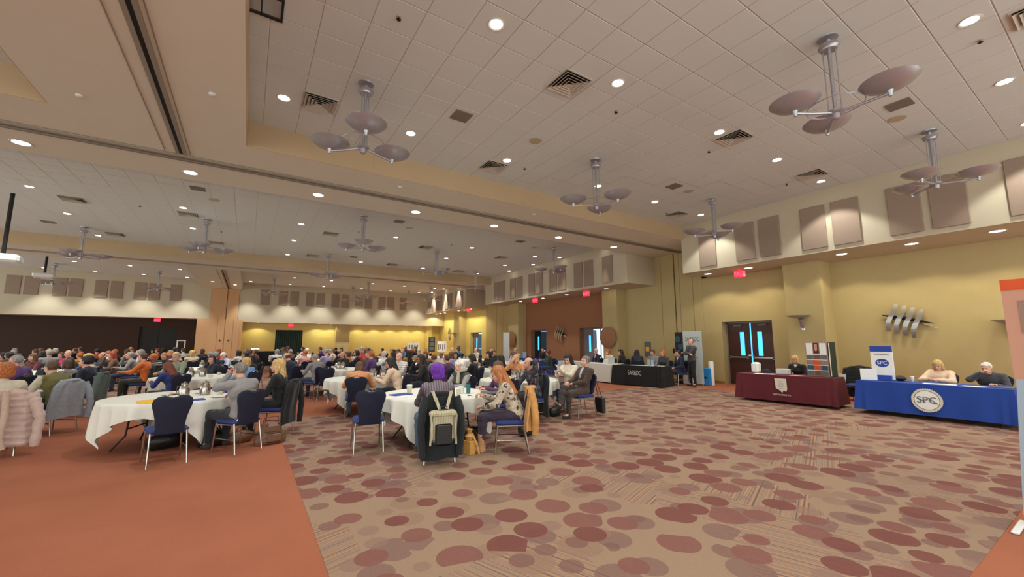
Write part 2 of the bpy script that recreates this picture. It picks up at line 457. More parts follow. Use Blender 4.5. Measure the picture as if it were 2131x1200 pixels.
for k, (_, (a, b, c, d)) in enumerate(vis):
    if k >= 300: rest.append((a, b, c, d)); continue
    key = (round(b - a, 2), round(d - c, 2))
    if key not in tile_meshes:
        X, Y = key[0] / 2, key[1] / 2
        m_ = MB().add([(-X, -Y, 0.006), (X, -Y, 0.006), (X, Y, 0.006), (-X, Y, 0.006), (-X + .006, -Y + .006, 0), (X - .006, -Y + .006, 0), (X - .006, Y - .006, 0), (-X + .006, Y - .006, 0)],
                      [(7, 6, 5, 4), (4, 5, 1, 0), (5, 6, 2, 1), (6, 7, 3, 2), (7, 4, 0, 3)])
        tile_meshes[key] = m_.mesh('ceiling_tile', M['tile'])
    ob('ceiling_tile', tile_meshes[key], ceiling, ((a + b) / 2, (c + d) / 2, ZC))
for (a, b, c, d) in rest: 
    far_mb.add([(a, c, ZC), (b, c, ZC), (b, d, ZC), (a, d, ZC)], [(3, 2, 1, 0)])
ob('ceiling_tile', far_mb.mesh('ceiling_tiles', M['tile']), ceiling, kind='stuff')

# beams (operable-partition bulkheads)
def beam(n, x0, x1, y0, y1, sidecol):
    o = struct('trim_%d' % n, MB().bx(x0, x1, y0, y1, ZB, ZC + 0.03), M['white_paint'])
    return o
b1 = beam(1, XL, 16.1, 9.5, 12.3, 0)
b2 = beam(2, XL, 16.1, 24.5, 27.3, 0)
b3 = beam(3, -3.07, -0.3, YB, 9.5, 0)
b4 = beam(4, -3.06, -0.6, 27.3, 37.0, 0)
# tan painted faces of the coffers
t = 0.012
for (b, rects) in ((b1, ((-0.3, 14.0, 9.5 - t, 9.5), (XL, -3.07, 9.5 - t, 9.5), (XL, 14.0, 12.3, 12.3 + t))), (b2, ((XL, 14.0, 24.5 - t, 24.5), (XL, 14.0, 27.3, 27.3 + t))),
                   (b3, ((-0.3, -0.3 + t, YB, 9.5 - t), (-3.07 - t, -3.07, YB, 9.5 - t)))):
    for (x0, x1, y0, y1) in rects:
        seams = [x0]
        if x1 - x0 > 3:
            s_ = math.ceil(x0 / 4.27) * 4.27 + 2.2
            while s_ < x1: seams.append(s_); s_ += 4.27
        seams.append(x1)
        for a, c in zip(seams[:-1], seams[1:]):
            if c - a > 0.005: part('fascia_panel', MB().bx(a + (0.003 if a > x0 else 0), c, y0, y1, ZB, ZC), M['tan_paint'], b)
# partition tracks
def track_x(b, y, x0, x1):
    for dy in (-0.11, 0.05):
        part('track_rail', MB().bx(x0, x1, y + dy, y + dy + 0.06, ZB - 0.03, ZB), M['track'], b)
    part('track_slot', MB().bx(x0, x1, y - 0.05, y + 0.05, ZB - 0.012, ZB), M['grille'], b)
    part('track_rail', MB().bx(x0, x1, y - 0.2, y - 0.185, ZB - 0.01, ZB), M['track'], b)
    part('track_rail', MB().bx(x0, x1, y + 0.185, y + 0.2, ZB - 0.01, ZB), M['track'], b)
track_x(b1, 10.85, XL, 15.9)
track_x(b2, 25.9, XL, 13.9)
for (b, y0, y1) in ((b3, YB, 10.6), (b4, 27.3, 36.9)):
    part('track_slot', MB().bx(-1.47, -1.41, y0, y1, ZB - 0.014, ZB), M['dark'], b)
    for x in (-1.41, -1.53): part('track_rail', MB().bx(x, x + 0.06, y0, y1, ZB - 0.03, ZB), M['track'], b)
    part('track_rail', MB().bx(-1.30, -1.285, y0, y1, ZB - 0.01, ZB), M['track'], b)
    part('track_rail', MB().bx(-1.72, -1.705, y0, y1, ZB - 0.01, ZB), M['track'], b)
# soffits
s1 = struct('trim_5', MB().bx(14.0, 16.3, YB, 9.55, ZS, ZC + 0.03), M['soffit_paint'])
s2 = struct('trim_6', MB().bx(14.0, 16.3, 12.33, 25.3, ZS, ZC + 0.03), M['soffit_paint'])
s3 = struct('trim_7', MB().bx(14.0, 16.3, 28.5, 38.6, ZS, ZC + 0.03), M['soffit_paint'])
ac_mesh = MB().bbox((0, 0, 0), (0.05, 0.64, 1.28), 0.012).mesh('acoustic_panel', M['acoustic'])
def acoustic(par, y, pale=False): ob('acoustic_panel', ac_mesh, par, (14.0 - 0.026, y, 5.015))
for c in (2.70, 4.72, 6.74, 0.68, -1.34): 
    for d in (-0.395, 0.395): acoustic(s1, c + d)
acoustic(s1, 8.48)
acoustic(s2, 13.48)
for k in range(5):
    for d in (-0.38, 0.38): acoustic(s2, 15.13 + 2.05 * k + d)
for k in range(4):
    for d in (-0.38, 0.38): acoustic(s3, 29.6 + 2.05 * k + d)
# right wall and its columns, bays, panels
def wallseg(name, x, y0, y1, m, z0=0, z1=ZB, th=0.5):
    return struct(name, MB().bx(x, x + th, y0, y1, z0, z1), M[m])
wallseg('wall_right', 16.1, YB, 5.55, 'wall', z1=ZS + 0.02)
struct('wall_right', MB().bx(15.3, 16.6, 5.55, 6.62, 0, ZS + 0.02), M['wall'])
def doorwall(x, y0, y1, openings, m, zt):
    ys = [y0]
    for (a, b) in openings: ys += [a, b]
    ys.append(y1)
    mb = MB()
    for i in range(0, len(ys), 2): mb.bx(x, x + 0.35, ys[i], ys[i + 1], 0, zt)
    for (a, b) in openings: mb.bx(x, x + 0.35, a, b, 2.42, zt)
    return struct('wall_right', mb, M[m])
doorwall(15.9, 6.62, 10.0, [(7.38, 9.25)], 'wall', ZS + 0.02)
pw = struct('wall_right', MB().bx(15.95, 16.5, 10.0, 14.2, 0, ZB), M['dark'])
for a, b in ((10.0, 10.42), (10.43, 11.05), (11.06, 11.28), (11.33, 12.0), (12.01, 14.2)):
    part('pocket_panel', MB().bx(15.9, 15.955, a + 0.004, b - 0.004, 0.01, ZB), M['wall'], pw)
struct('wall_right', MB().bx(15.3, 16.5, 14.2, 15.2, 0, ZS + 0.02), M['wall'])
doorwall(15.95, 15.2, 23.05, [(15.85, 17.7), (20.8, 22.5)], 'brown_wall', ZS + 0.02)
struct('wall_right', MB().bx(15.3, 16.5, 23.05, 24.3, 0, ZS + 0.02), M['wall'])
pw = struct('wall_right', MB().bx(15.95, 16.5, 24.3, 28.6, 0, ZB), M['dark'])
for a, b in ((24.3, 25.2), (25.21, 26.0), (26.01, 26.9), (26.94, 28.3), (28.31, 28.6)):
    part('pocket_panel', MB().bx(15.9, 15.955, a + 0.004, b - 0.004, 0.01, ZB), M['wall'], pw)
doorwall(15.95, 28.6, 32.2, [(29.4, 31.4)], 'wall_far', ZS + 0.02)
struct('wall_right', MB().bx(15.3, 16.5, 32.2, 33.4, 0, ZS + 0.02), M['wall'])
wallseg('wall_right', 15.95, 33.4, 38.6, 'wall_far', z1=ZS + 0.02)
# far wall
ZF = 3.12
fs = struct('trim_8', MB().bx(-0.735, 14.6, 37.0, 38.6, ZF, ZC + 0.03), M['soffit_paint'])
fs2 = struct('trim_9', MB().bx(XL, -2.48, 37.0, 38.6, 3.30, ZC + 0.03), M['soffit_paint'])
fe = struct('trim_10', MB().bx(14.6, 15.95, 37.02, 38.6, ZF + 0.02, ZS), M['soffit_paint'])
ac2 = MB().bbox((0, 0, 0), (0.62, 0.05, 1.14), 0.012).mesh('acoustic_panel', M['acoustic'])
for x in [0.93, 2.15, 2.94, 4.08, 4.86, 6.02, 6.80, 7.93, 8.72, 9.90, 10.68, 11.82]: ob('acoustic_panel', ac2, fs, (x, 36.972, 5.09))
for x in [-12.2, -11.44, -10.22, -9.5, -8.33, -7.58, -6.4, -5.66, -4.5, -13.4, -14.2]: ob('acoustic_panel', ac2, fs2, (x, 36.972, 5.09))
def farwall(y, x0, x1, op, m, zt):
    mb = MB(); a, b, h = op
    mb.bx(x0, a, y, y + 0.3, 0, zt); mb.bx(b, x1, y, y + 0.3, 0, zt); mb.bx(a, b, y, y + 0.3, h, zt)
    return struct('wall_back', mb, M[m])
farwall(38.2, -0.4, 16.4, (1.86, 3.82, 2.6), 'wall_far', ZF + 0.03)
struct('wall_back', MB().bx(6.3, 7.4, 37.6, 38.3, 0, ZF + 0.02), M['wall'])
struct('wall_back', MB().bx(14.5, 14.95, 37.6, 38.3, 0, ZF + 0.02), M['wall_far'])
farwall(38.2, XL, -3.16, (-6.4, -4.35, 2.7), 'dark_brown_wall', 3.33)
struct('wall_back', MB().bx(-3.16, -0.4, 36.96, 38.5, 0, 3.32), M['panel_tan'])
fp = struct('wall_back', MB().bx(-2.48, -0.74, 37.0, 38.5, 3.3, ZB + 0.02), M['dark'])
for a, b in ((-2.47, -1.5), (-1.46, -0.75)): part('folding_panel', MB().bx(a, b, 36.94, 37.0, 3.3, ZB), M['panel_tan'], fp)
for a, b in ((-2.5, -1.94), (-1.92, -1.5), (-1.46, -0.99), (-0.97, -0.6)):
    pp = part('folding_panel', MB().bx(a, b, 36.915, 36.96, 0.02, 3.3), M['panel_tan'], fp)
for x in (-1.72, -1.2): part('finger_pull', MB().lathe([(0.0, 0), (0.06, 0.0), (0.06, 0.02), (0, 0.02)], n=10), M['dark'], fp, loc=(x, 36.9, 1.75)).rotation_euler = (PI / 2, 0, 0)
# left open behind the viewer and to the left for world fill; the far service side is closed
struct('wall_back', MB().bx(XL, 20, 38.9, 39.1, 0, ZC + 0.2), M['dark'])
struct('wall_corridor', MB().bx(16.6, 19.5, 3.0, 3.2, 0, 3.6).bx(16.3, 16.5, YB, 3.2, 0, ZC + 0.2).bx(16.3, 16.45, 3.2, 40, 3.5, ZC + 0.2).bx(16.3, 19.5, 3.2, 40, -0.1, 0), M['white_paint'])
# baseboards
for (x, y0, y1) in ((16.1, YB, 5.55), (15.3, 5.55, 6.62), (15.9, 6.62, 7.36), (15.9, 9.27, 10.0), (15.3, 14.2, 15.2), (15.95, 17.72, 20.78)):
    struct('baseboard_right', MB().bx(x - 0.015, x, y0, y1, 0, 0.1), M['brown_wall'])

# ------------------------------------------------------------------ doors
def double_door(n, x, y0, y1, open_far=False, leaf=M['door_wood']):
    d = struct('door_%d' % n, MB().bx(x + 0.3, x + 0.36, y0 - 0.0, y0 + 0.05, 0, 2.42).bx(x + 0.3, x + 0.36, y1 - 0.05, y1, 0, 2.42).bx(x + 0.3, x + 0.36, y0, y1, 2.36, 2.42), M['door_grey'])
    ym = (y0 + y1) / 2
    for s, (a, b) in enumerate(((y0 + 0.05, ym - 0.03), (ym + 0.03, y1 - 0.05))):
        wy = 0.13; c = (a * 0.35 + b * 0.65) if s == 0 else (a * 0.65 + b * 0.35)
        mb = MB()
        X0, X1 = x + 0.31, x + 0.355
        mb.bx(X0, X1, a, c - wy / 2 - 0.02, 0.02, 2.36).bx(X0, X1, c + wy / 2 + 0.02, b, 0.02, 2.36)
        mb.bx(X0, X1, c - wy / 2 - 0.02, c + wy / 2 + 0.02, 0.02, 1.12).bx(X0, X1, c - wy / 2 - 0.02, c + wy / 2 + 0.02, 2.02, 2.36)
        lf = part('door_leaf', mb, leaf, d)
        part('vision_pane', MB().bx(X0 + 0.015, X0 + 0.025, c - wy / 2 - 0.02, c + wy / 2 + 0.02, 1.12, 2.02), M['daylight'], lf)
        bar = part('push_bar', MB().bx(X0 - 0.08, X0 - 0.05, a + 0.06, b - 0.04, 1.03, 1.08).bx(X0 - 0.08, X0, a + 0.06, a + 0.12, 1.0, 1.1).bx(X0 - 0.08, X0, b - 0.1, b - 0.04, 1.0, 1.1), M['steel'], lf)
        part('door_closer', MB().bx(X0 - 0.06, X0, (a + b) / 2 - 0.15, (a + b) / 2 + 0.15, 2.24, 2.31), M['grille'], lf)
    part('astragal_gap', MB().bx(x + 0.33, x + 0.35, ym - 0.028, ym + 0.028, 0.02, 2.36), M['daylight'], d)
    return d
double_door(1, 15.9, 7.38, 9.25)
part('handle_tape', MB().bx(16.12, 16.2, 8.26, 8.4, 1.1, 1.16), M['paper'], bpy.data.objects['door_1'])
def open_door(n, x, y0, y1, bright_lo, bright_hi, m1):
    """doorway into the daylit corridor: one leaf swung out, glazing beyond"""
    d = struct('door_%d' % n, MB().bx(x + 0.26, x + 0.34, y0, y0 + 0.05, 0, 2.42).bx(x + 0.26, x + 0.34, y1 - 0.05, y1, 0, 2.42).bx(x + 0.26, x + 0.34, y0, y1, 2.35, 2.42), M['door_grey'])
    lf = part('door_leaf', MB().box((x + 0.75, y1 - 0.1, 1.18), (0.9, 0.045, 2.3), Matrix.Rotation(math.radians(-6), 3, 'Z')), m1, d)
    part('push_bar', MB().bx(x + 0.45, x + 1.05, y1 - 0.2, y1 - 0.17, 1.03, 1.08), M['steel'], lf)
    lf2 = part('door_leaf', MB().bx(x + 0.29, x + 0.335, (y0 + y1) / 2 + 0.12, y1 - 0.05, 0.02, 1.1).bx(x + 0.29, x + 0.335, (y0 + y1) / 2 + 0.12, (y0 + y1) / 2 + 0.3, 1.1, 2.35)
               .bx(x + 0.29, x + 0.335, (y0 + y1) / 2 + 0.46, y1 - 0.05, 1.1, 2.35).bx(x + 0.29, x + 0.335, (y0 + y1) / 2 + 0.3, (y0 + y1) / 2 + 0.46, 2.0, 2.35), m1, d)
    part('vision_pane', MB().bx(x + 0.3, x + 0.31, (y0 + y1) / 2 + 0.3, (y0 + y1) / 2 + 0.46, 1.1, 2.0), M['daylight'], lf2)
    return d
open_door(2, 15.95, 15.85, 17.7, 0, 0, M['door_grey'])
open_door(3, 15.95, 20.8, 22.5, 0, 0, M['door_black'])
open_door(4, 15.95, 29.4, 31.4, 0, 0, M['door_grey'])
# corridor behind the right wall with its daylit glazing
struct('wall_corridor', MB().bx(19.3, 19.4, 5, 40, 0, 0.3).bx(19.3, 19.4, 5, 40, 3.0, 3.6).bx(16.3, 19.4, 5, 40, 3.5, 3.6), M['door_grey'])
win = struct('window_1', MB().bx(19.2, 19.26, 5, 40, 2.95, 3.05).bx(19.2, 19.26, 5, 40, 0.25, 0.35), M['door_grey'])
y = 5.0
k = 0
while y < 39.5:
    part('mullion', MB().bx(19.2, 19.27, y - 0.03, y + 0.03, 0.3, 3.0), M['door_grey'], win)
    part('pane', MB().bx(19.28, 19.29, y + 0.03, y + 1.27, 0.35, 2.95), M['daylight_white'] if k % 3 else M['daylight'], win)
    y += 1.3; k += 1
def frontdoor(n, x0, x1, h, m):
    d = struct('door_%d' % n, MB().bx(x0, x0 + 0.06, 38.3, 38.42, 0, h).bx(x1 - 0.06, x1, 38.3, 38.42, 0, h).bx(x0, x1, 38.3, 38.42, h - 0.06, h), M['door_black'])
    xm = (x0 + x1) / 2
    for a, b in ((x0 + 0.06, xm - 0.01), (xm + 0.01, x1 - 0.06)):
        lf = part('door_leaf', MB().bx(a, b, 38.36, 38.4, 0.01, h - 0.06), M[m], d)
        part('push_bar', MB().bx(a + 0.1, b - 0.1, 38.28, 38.31, 1.0, 1.05), M['black_metal'], lf)
    return d
frontdoor(5, 1.86, 3.82, 2.6, 'teal')
frontdoor(6, -6.4, -4.35, 2.7, 'door_black')
cur = MB()
n = 60; pts = []
for i in range(n + 1):
    x = 1.9 + 1.88 * i / n; pts.append((x, 38.22 + 0.03 * math.sin(i * 1.3)))
for i in range(n): cur.add([(pts[i][0], pts[i][1], 0.03), (pts[i + 1][0], pts[i + 1][1], 0.03), (pts[i + 1][0], pts[i + 1][1], 2.55), (pts[i][0], pts[i][1], 2.55)], [(0, 1, 2, 3)])
solo('curtain', cur, M['teal'], 'dark teal curtain hanging in the far doorway right of the tan panel column', 'curtain', smooth=True)

# ------------------------------------------------------------------ lights
def lamp(par, z, power, cone, blend, col, r=0.06, tilt=(0, 0)):
    l = bpy.data.lights.new('lamp', 'SPOT'); l.energy = power; l.spot_size = math.radians(cone); l.spot_blend = blend
    l.color = col; l.shadow_soft_size = r
    o = bpy.data.objects.new('lamp', l); COL.objects.link(o); o.parent = par; o.location = (0, 0, z); o.rotation_euler = (tilt[0], tilt[1], 0)
ring_me = MB().lathe([(0.085, 0.0), (0.115, -0.012), (0.125, 0.0)], n=24).mesh('trim_ring', M['vent'], True)
bulb_me = MB().lathe([(0.0, 0.003), (0.09, 0.003), (0.09, -0.002), (0.0, -0.002)], n=24).mesh('lens', M['bulb'])
ring_b = MB().lathe([(0.12, 0.0), (0.155, -0.014), (0.165, 0.0)], n=24).mesh('trim_ring', M['vent'], True)
bulb_b = MB().lathe([(0.0, 0.003), (0.125, 0.003), (0.125, -0.002), (0.0, -0.002)], n=24).mesh('lens', M['bulb_cool'])
def downlight(x, y, z, power, cone, blend, where, big=False, col=WARM, tilt=(0, 0), group=None):
    t = thing('downlight', where, 'downlight', (x, y, z - 0.002), 0, group)
    ob('trim_ring', ring_b if big else ring_me, t); ob('lens', bulb_b if big else bulb_me, t, (0, 0, -0.004))
    if power: lamp(t, -0.03, power, cone, blend, col, 0.09 if big else 0.06, tilt)
ORD = ['first', 'second', 'third', 'fourth', 'fifth', 'sixth', 'seventh', 'eighth', 'ninth', 'tenth', 'eleventh', 'twelfth', 'thirteenth', 'fourteenth', 'fifteenth', 'sixteenth']
RN = {0.9: 'row nearest the camera', 4.54: 'middle row', 8.17: 'row next to the near beam'}
for y in (0.9, 4.54, 8.17):
    for k, x in enumerate((0.25, 2.65, 5.1, 8.2, 10.7, 13.2)):
        if (x, y) == (13.2, 0.9): pass
        downlight(x, y, ZC, P_CEIL, 100, 0.3 if x > 13 else 0.6, 'lit downlight in the near ceiling, %s, %s from left' % (RN[y], ORD[k]), group='near ceiling downlights')
for x in (0.25, 5.1, 10.7): downlight(x, -3.2, ZC, P_CEIL, 110, 0.6, 'round lit downlight in the tiled ceiling behind the viewer, %s' % ('left' if x < 1 else 'middle' if x < 6 else 'right'))
for x in (-5.6, -9, -14): downlight(x, 3.5, ZC, P_CEIL, 110, 0.6, 'lit downlight in the coffer left of the lengthwise beam, %s from the beam' % {-5.6: 'first', -9: 'second', -14: 'third'}[x])
for k, x in enumerate((-12.2, -9.4, -6.7, -4.07, -1.4, 1.33, 4.05, 6.83, 9.64, 12.6)):
    downlight(x, 11.75, ZB, P_BEAM, 120, 0.7, 'large round lit downlight under the near cross beam, %s from the left end' % ORD[k], True, COOL, group='beam downlights')
downlight(-2.25, 4.6, ZB, P_BEAM, 120, 0.7, 'large round lit downlight under the lengthwise beam above the viewer, near top left corner', True, COOL)
downlight(-2.45, 5.95, ZB, 0, 120, 0.7, 'round lit downlight at the very top left on the lengthwise beam', True, COOL)
for y, rn in ((17.1, 'near'), (20.1, 'middle'), (23.6, 'far')):
    for k, x in enumerate((-12.9, -9.2, -5.63, -2.13, 1.42, 5.05, 8.7, 12.42)):
        if x == -2.13 and y > 22: continue
        downlight(x, y, ZC, P_CEIL * 1.9, 100, 0.6, 'lit downlight in the middle hall, %s row, %s from left' % (rn, ORD[k]), group='middle hall downlights')
downlight(-0.1, 35.85, ZC, P_CEIL * 2.4, 82, 0.6, 'lit downlight in the farthest ceiling just right of the tan column')
for y, rn in ((32.1, 'near'), (35.85, 'far')):
    for k, x in enumerate((-10.7, -8.46, -6.14, -3.84, 2.48, 4.88, 7.85, 10.3, 12.9)):
        far = y > 35
        downlight(x, y, ZC, P_CEIL * (2.6 if far else 1.7), 82 if far else 90, 0.6, 'lit downlight in the farthest ceiling, %s row, %s from left' % (rn, ORD[k]), group='far hall downlights')
for k, x in enumerate((-2.2, -1.0)): downlight(x, 33.0 + k, ZB, 60, 100, 0.5, 'small lit downlight under the far lengthwise beam, %s' % ('left of its track' if k == 0 else 'right of its track'))
for k, y in enumerate((9.03, 7.5, 4.76, 3.22, 1.72, 0.2, -1.4, -3.0)):
    downlight(14.8, y, ZS, P_SOF, 130, 0.3, 'pale round downlight under the right hand soffit, %s counting from its far end' % ORD[k], True, (1, 0.9, 0.62), group='soffit downlights')
for k, y in enumerate((29.3, 30.4, 31.5, 34.4, 35.4, 36.4)):
    downlight(14.85, y, ZS, P_SOF * 1.2, 140, 0.3, 'small lit downlight under the farthest right soffit, %s from the near end' % ORD[k], False, (1, 0.9, 0.5), group='far soffit downlights')
for k, y in enumerate((14.4, 17.4, 19.6, 22.0)):
    downlight(14.8, y, ZS, 0, 120, 0.5, 'small unlit looking downlight under the middle soffit, %s from the near end' % ORD[k], False)
for k, x in enumerate((0.6, 4.9, 5.9, 8.2, 9.6, 11.0, 12.4, 13.7)):
    downlight(x, 37.5, ZF, 45, 130, 0.3, 'tiny lit downlight under the far wall soffit, %s from the left' % ORD[k], False, (1, 0.9, 0.5), group='far wall wash downlights')
# accent spots that graze the soffit faces
for k, y in enumerate((29.6, 32.2, 34.9)):
    downlight(13.76, y, ZC, 420, 50, 0.15, 'small accent spot by the farthest right soffit, %s' % ORD[k], False, (1, 0.92, 0.8))
for k, y in enumerate((13.6, 16.6, 19.0, 21.6)):
    downlight(13.66, y, ZC, 130, 30, 0.4, 'small accent spot by the middle right soffit, %s' % ORD[k], False, (1, 0.9, 0.74))

# ------------------------------------------------------------------ ceiling fittings
def make_diffuser():
    t = thing('air_diffuser', '', 'vent')
    part('frame', MB().bx(-0.29, 0.29, -0.29, -0.265, -0.014, 0).bx(-0.29, 0.29, 0.265, 0.29, -0.014, 0).bx(-0.29, -0.265, -0.265, 0.265, -0.014, 0).bx(0.265, 0.29, -0.265, 0.265, -0.014, 0), M['vent'], t)
    part('dark_throat', MB().bx(-0.265, 0.265, -0.265, 0.265, -0.003, -0.001), M['dark'], t)
    for k in range(4):
        a = 0.262 - k * 0.058; b = a - 0.05
        P = []
        for (s, zz) in ((a, -0.045), (b, -0.008)):
            P += [(-s, -s, zz), (s, -s, zz), (s, s, zz), (-s, s, zz)]
        P += [(p[0], p[1], p[2] + 0.004) for p in P]
        F = []
        for i in range(4):
            j = (i + 1) % 4
            F += [(i, j, 4 + j, 4 + i), (8 + j, 8 + i, 12 + i, 12 + j), (4 + i, 4 + j, 12 + j, 12 + i), (j, i, 8 + i, 8 + j)]
        part('louver', MB().add(P, F), M['vent'], t)
    part('centre_plate', MB().bx(-0.035, 0.035, -0.035, 0.035, -0.05, -0.046), M['vent'], t)
    return t
D0 = make_diffuser(); used = [False]
def diff(x, y, lab, rz=0):
    o = D0 if not used[0] else copy_tree(D0); used[0] = True
    place(o, (x, y, ZC - 0.001), rz, lab, 'ceiling air diffusers')
for x, y, l in ((4.39, 5.0, 'near the middle of the near ceiling'), (0.83, 8.0, 'beside the nearest chandelier on the left'), (8.7, 4.5, 'right of the ceiling centre, beside a downlight'),
                (4.99, 8.65, 'next to the near beam above the second chandelier gap'), (12.43, 4.47, 'near the right soffit, middle row'), (12.44, 8.6, 'near the right soffit by the beam corner'),
                (8.75, 0.3, 'at the top right corner of the picture'),
                (-4.95, 17.9, 'middle hall, leftmost in view'), (-2.07, 17.9, 'middle hall, second from left'), (2.6, 18.0, 'middle hall, third from left'), (6.8, 18.2, 'middle hall, fourth from left'), (11.06, 18.3, 'middle hall, nearest the right soffit'),
                (-4.96, 22.9, 'middle hall far row, leftmost'), (-1.5, 22.5, 'middle hall far row, second'), (2.55, 23.2, 'middle hall far row, third'), (6.75, 23.4, 'middle hall far row, fourth'), (10.95, 23.4, 'middle hall far row, rightmost')):
    diff(x, y, 'square louvred white ceiling vent, ' + l)
for x, y, l in ((3.27, 6.96, 'between the two chandeliers nearest the beam'), (10.06, 6.99, 'above the soffit end'), (10.08, 2.11, 'beside the big chandelier at right'), (-1.54, 14.66, 'just beyond the near beam at left'), (4.45, 14.74, 'just beyond the near beam, centre'), (9.95, 14.83, 'just beyond the near beam, right'), (4.41, 22.4, 'far part of the middle hall'), (-6.6, 21.9, 'far left of the middle hall')):
    g = solo('return_grille', MB().bbox((0, 0, -0.008), (0.36, 0.36, 0.016), 0.004), M['grille'], 'small grey square return air grille in the ceiling, ' + l, 'vent', (x, y, ZC - 0.001), group='grey return grilles')
for x, y, l in ((5.1, 6.97, 'left of the second chandelier'), (10.75, 7.0, 'by the soffit end'), (10.7, 2.3, 'right of the big chandelier'), (5.06, 15.4, 'just beyond the near beam'), (11.16, 15.4, 'beyond the near beam at right'), (-1.2, 15.6, 'beyond the near beam at left')):
    sp = thing('ceiling_speaker', 'round beige ceiling speaker, ' + l, 'speaker', (x, y, ZC - 0.001), 0, 'round ceiling speakers')
    part('bezel', MB().lathe([(0.145, 0), (0.145, -0.01), (0.12, -0.014)], n=24), M['beige_plastic'], sp, True)
    part('grille', MB().lathe([(0.0, -0.014), (0.12, -0.014), (0.12, -0.009)], n=24), M['beige_plastic'], sp, True)
for k, (x, y) in enumerate(((1.45, 5.16), (5.73, 5.17), (8.84, 5.17), (8.88, 0.91), (5.72, 8.3), (12.59, 5.15), (12.0, 8.7), (3.5, 17.0), (7.6, 17.0), (-3.3, 17.6), (-1.2, 20.0), (-8.0, 17.0))):
    s_ = thing('sprinkler_head', 'small dark sprinkler head on the ceiling tiles, %s in order from the near left' % ORD[k], 'sprinkler', (x, y, ZC - 0.001), 0, 'sprinkler heads')
    part('escutcheon', MB().lathe([(0.035, 0), (0.035, -0.006), (0, -0.006)], n=12), M['vent'], s_)
    part('deflector', MB().lathe([(0.01, -0.006), (0.01, -0.035), (0.032, -0.036), (0.032, -0.042), (0, -0.042)], n=10), M['dark'], s_)
for x, y in ((-0.75, 7.7), (-2.55, 8.9), (3.0, 9.95), (7.2, 9.95)):
    solo('smoke_detector', MB().lathe([(0.05, 0), (0.05, -0.02), (0.03, -0.032), (0, -0.034)], n=16), M['white_plastic'], 'small white disc detector under the beam, %s' % {-0.75: 'right of the long track', -2.55: 'left of the long track', 3.0: 'on the cross beam at left', 7.2: 'on the cross beam at right'}[x], 'detector', (x, y, ZB - 0.001), smooth=True)
hf = thing('ceiling_hatch', 'black framed glazed square hatch in the ceiling at top left beside the beam', 'hatch', (-0.10, 5.90, ZC - 0.001))
part('frame', MB().bx(-0.22, 0.2, -0.22, -0.19, -0.03, 0).bx(-0.22, 0.2, 0.19, 0.22, -0.03, 0).bx(-0.22, -0.19, -0.19, 0.19, -0.03, 0).bx(0.17, 0.2, -0.19, 0.19, -0.03, 0), M['dark'], hf)
part('mullion', MB().bx(-0.06, -0.045, -0.19, 0.19, -0.025, 0), M['dark'], hf)
for a, b in ((-0.19, -0.06), (-0.045, 0.17)): part('pane', MB().bx(a, b, -0.19, 0.19, -0.012, -0.004), M['steel'], hf)

# chandeliers
def make_chandelier():
    t = thing('chandelier', '', 'chandelier')
    part('canopy', MB().lathe([(0, 0), (0.13, 0), (0.125, -0.02), (0.03, -0.035), (0.02, -0.11), (0.0, -0.11)], n=24), M['pewter'], t, True)
    part('collar', MB().lathe([(0.02, -0.1), (0.125, -0.12), (0.13, -0.15), (0.11, -0.165), (0.1, -0.2), (0.0, -0.2)], n=24), M['pewter'], t, True)
    part('stem', MB().tube([(0, 0, -0.19), (0, 0, -1.2)], 0.026, 10), M['pewter'], t, True)
    for k in range(4):
        a = PI / 4 + k * PI / 2; part('rod', MB().tube([(0.075 * math.cos(a), 0.075 * math.sin(a), -0.18), (0.075 * math.cos(a), 0.075 * math.sin(a), -1.17)], 0.008, 6), M['pewter'], t, True)
    part('hub', MB().lathe([(0.0, -1.14), (0.1, -1.15), (0.1, -1.18), (0.05, -1.2), (0.045, -1.27), (0.0, -1.3)], n=16), M['pewter'], t, True)
    rp = [(0.34 * math.cos(a), 0.34 * math.sin(a), -1.08) for a in [2 * PI * i / 32 for i in range(33)]]
    part('hoop', MB().tube(rp, 0.007, 6, False), M['pewter'], t, True)
    for k in range(3):
        a = 2 * PI * k / 3; c, s = math.cos(a), math.sin(a)
        arm = part('arm', MB().tube([(0.05 * c, 0.05 * s, -1.18), (0.35 * c, 0.35 * s, -1.2), (0.6 * c, 0.6 * s, -1.2)], 0.02, 8), M['pewter'], t, True)
        bl = part('bowl', MB().lathe([(0.0, 0.0), (0.06, 0.004), (0.16, 0.03), (0.25, 0.075), (0.30, 0.12), (0.315, 0.135), (0.30, 0.137), (0.24, 0.085), (0.15, 0.042), (0.0, 0.016)], n=36), M['pewter'], t, True, loc=(0.6 * c, 0.6 * s, -1.165))
        part('finial', MB().lathe([(0.0, -0.09), (0.02, -0.08), (0.028, -0.04), (0.04, 0.0), (0.0, 0.01)], n=12), M['pewter'], bl, True)
    return t
CH0 = make_chandelier(); ch_used = [False]
def chand(x, y, ang, lab):
    o = CH0 if not ch_used[0] else copy_tree(CH0); ch_used[0] = True
    place(o, (x, y, ZC - 0.001), ang, lab, 'three bowl chandeliers')
def ang(c, b): return math.atan2(b[1] - c[1], b[0] - c[0])
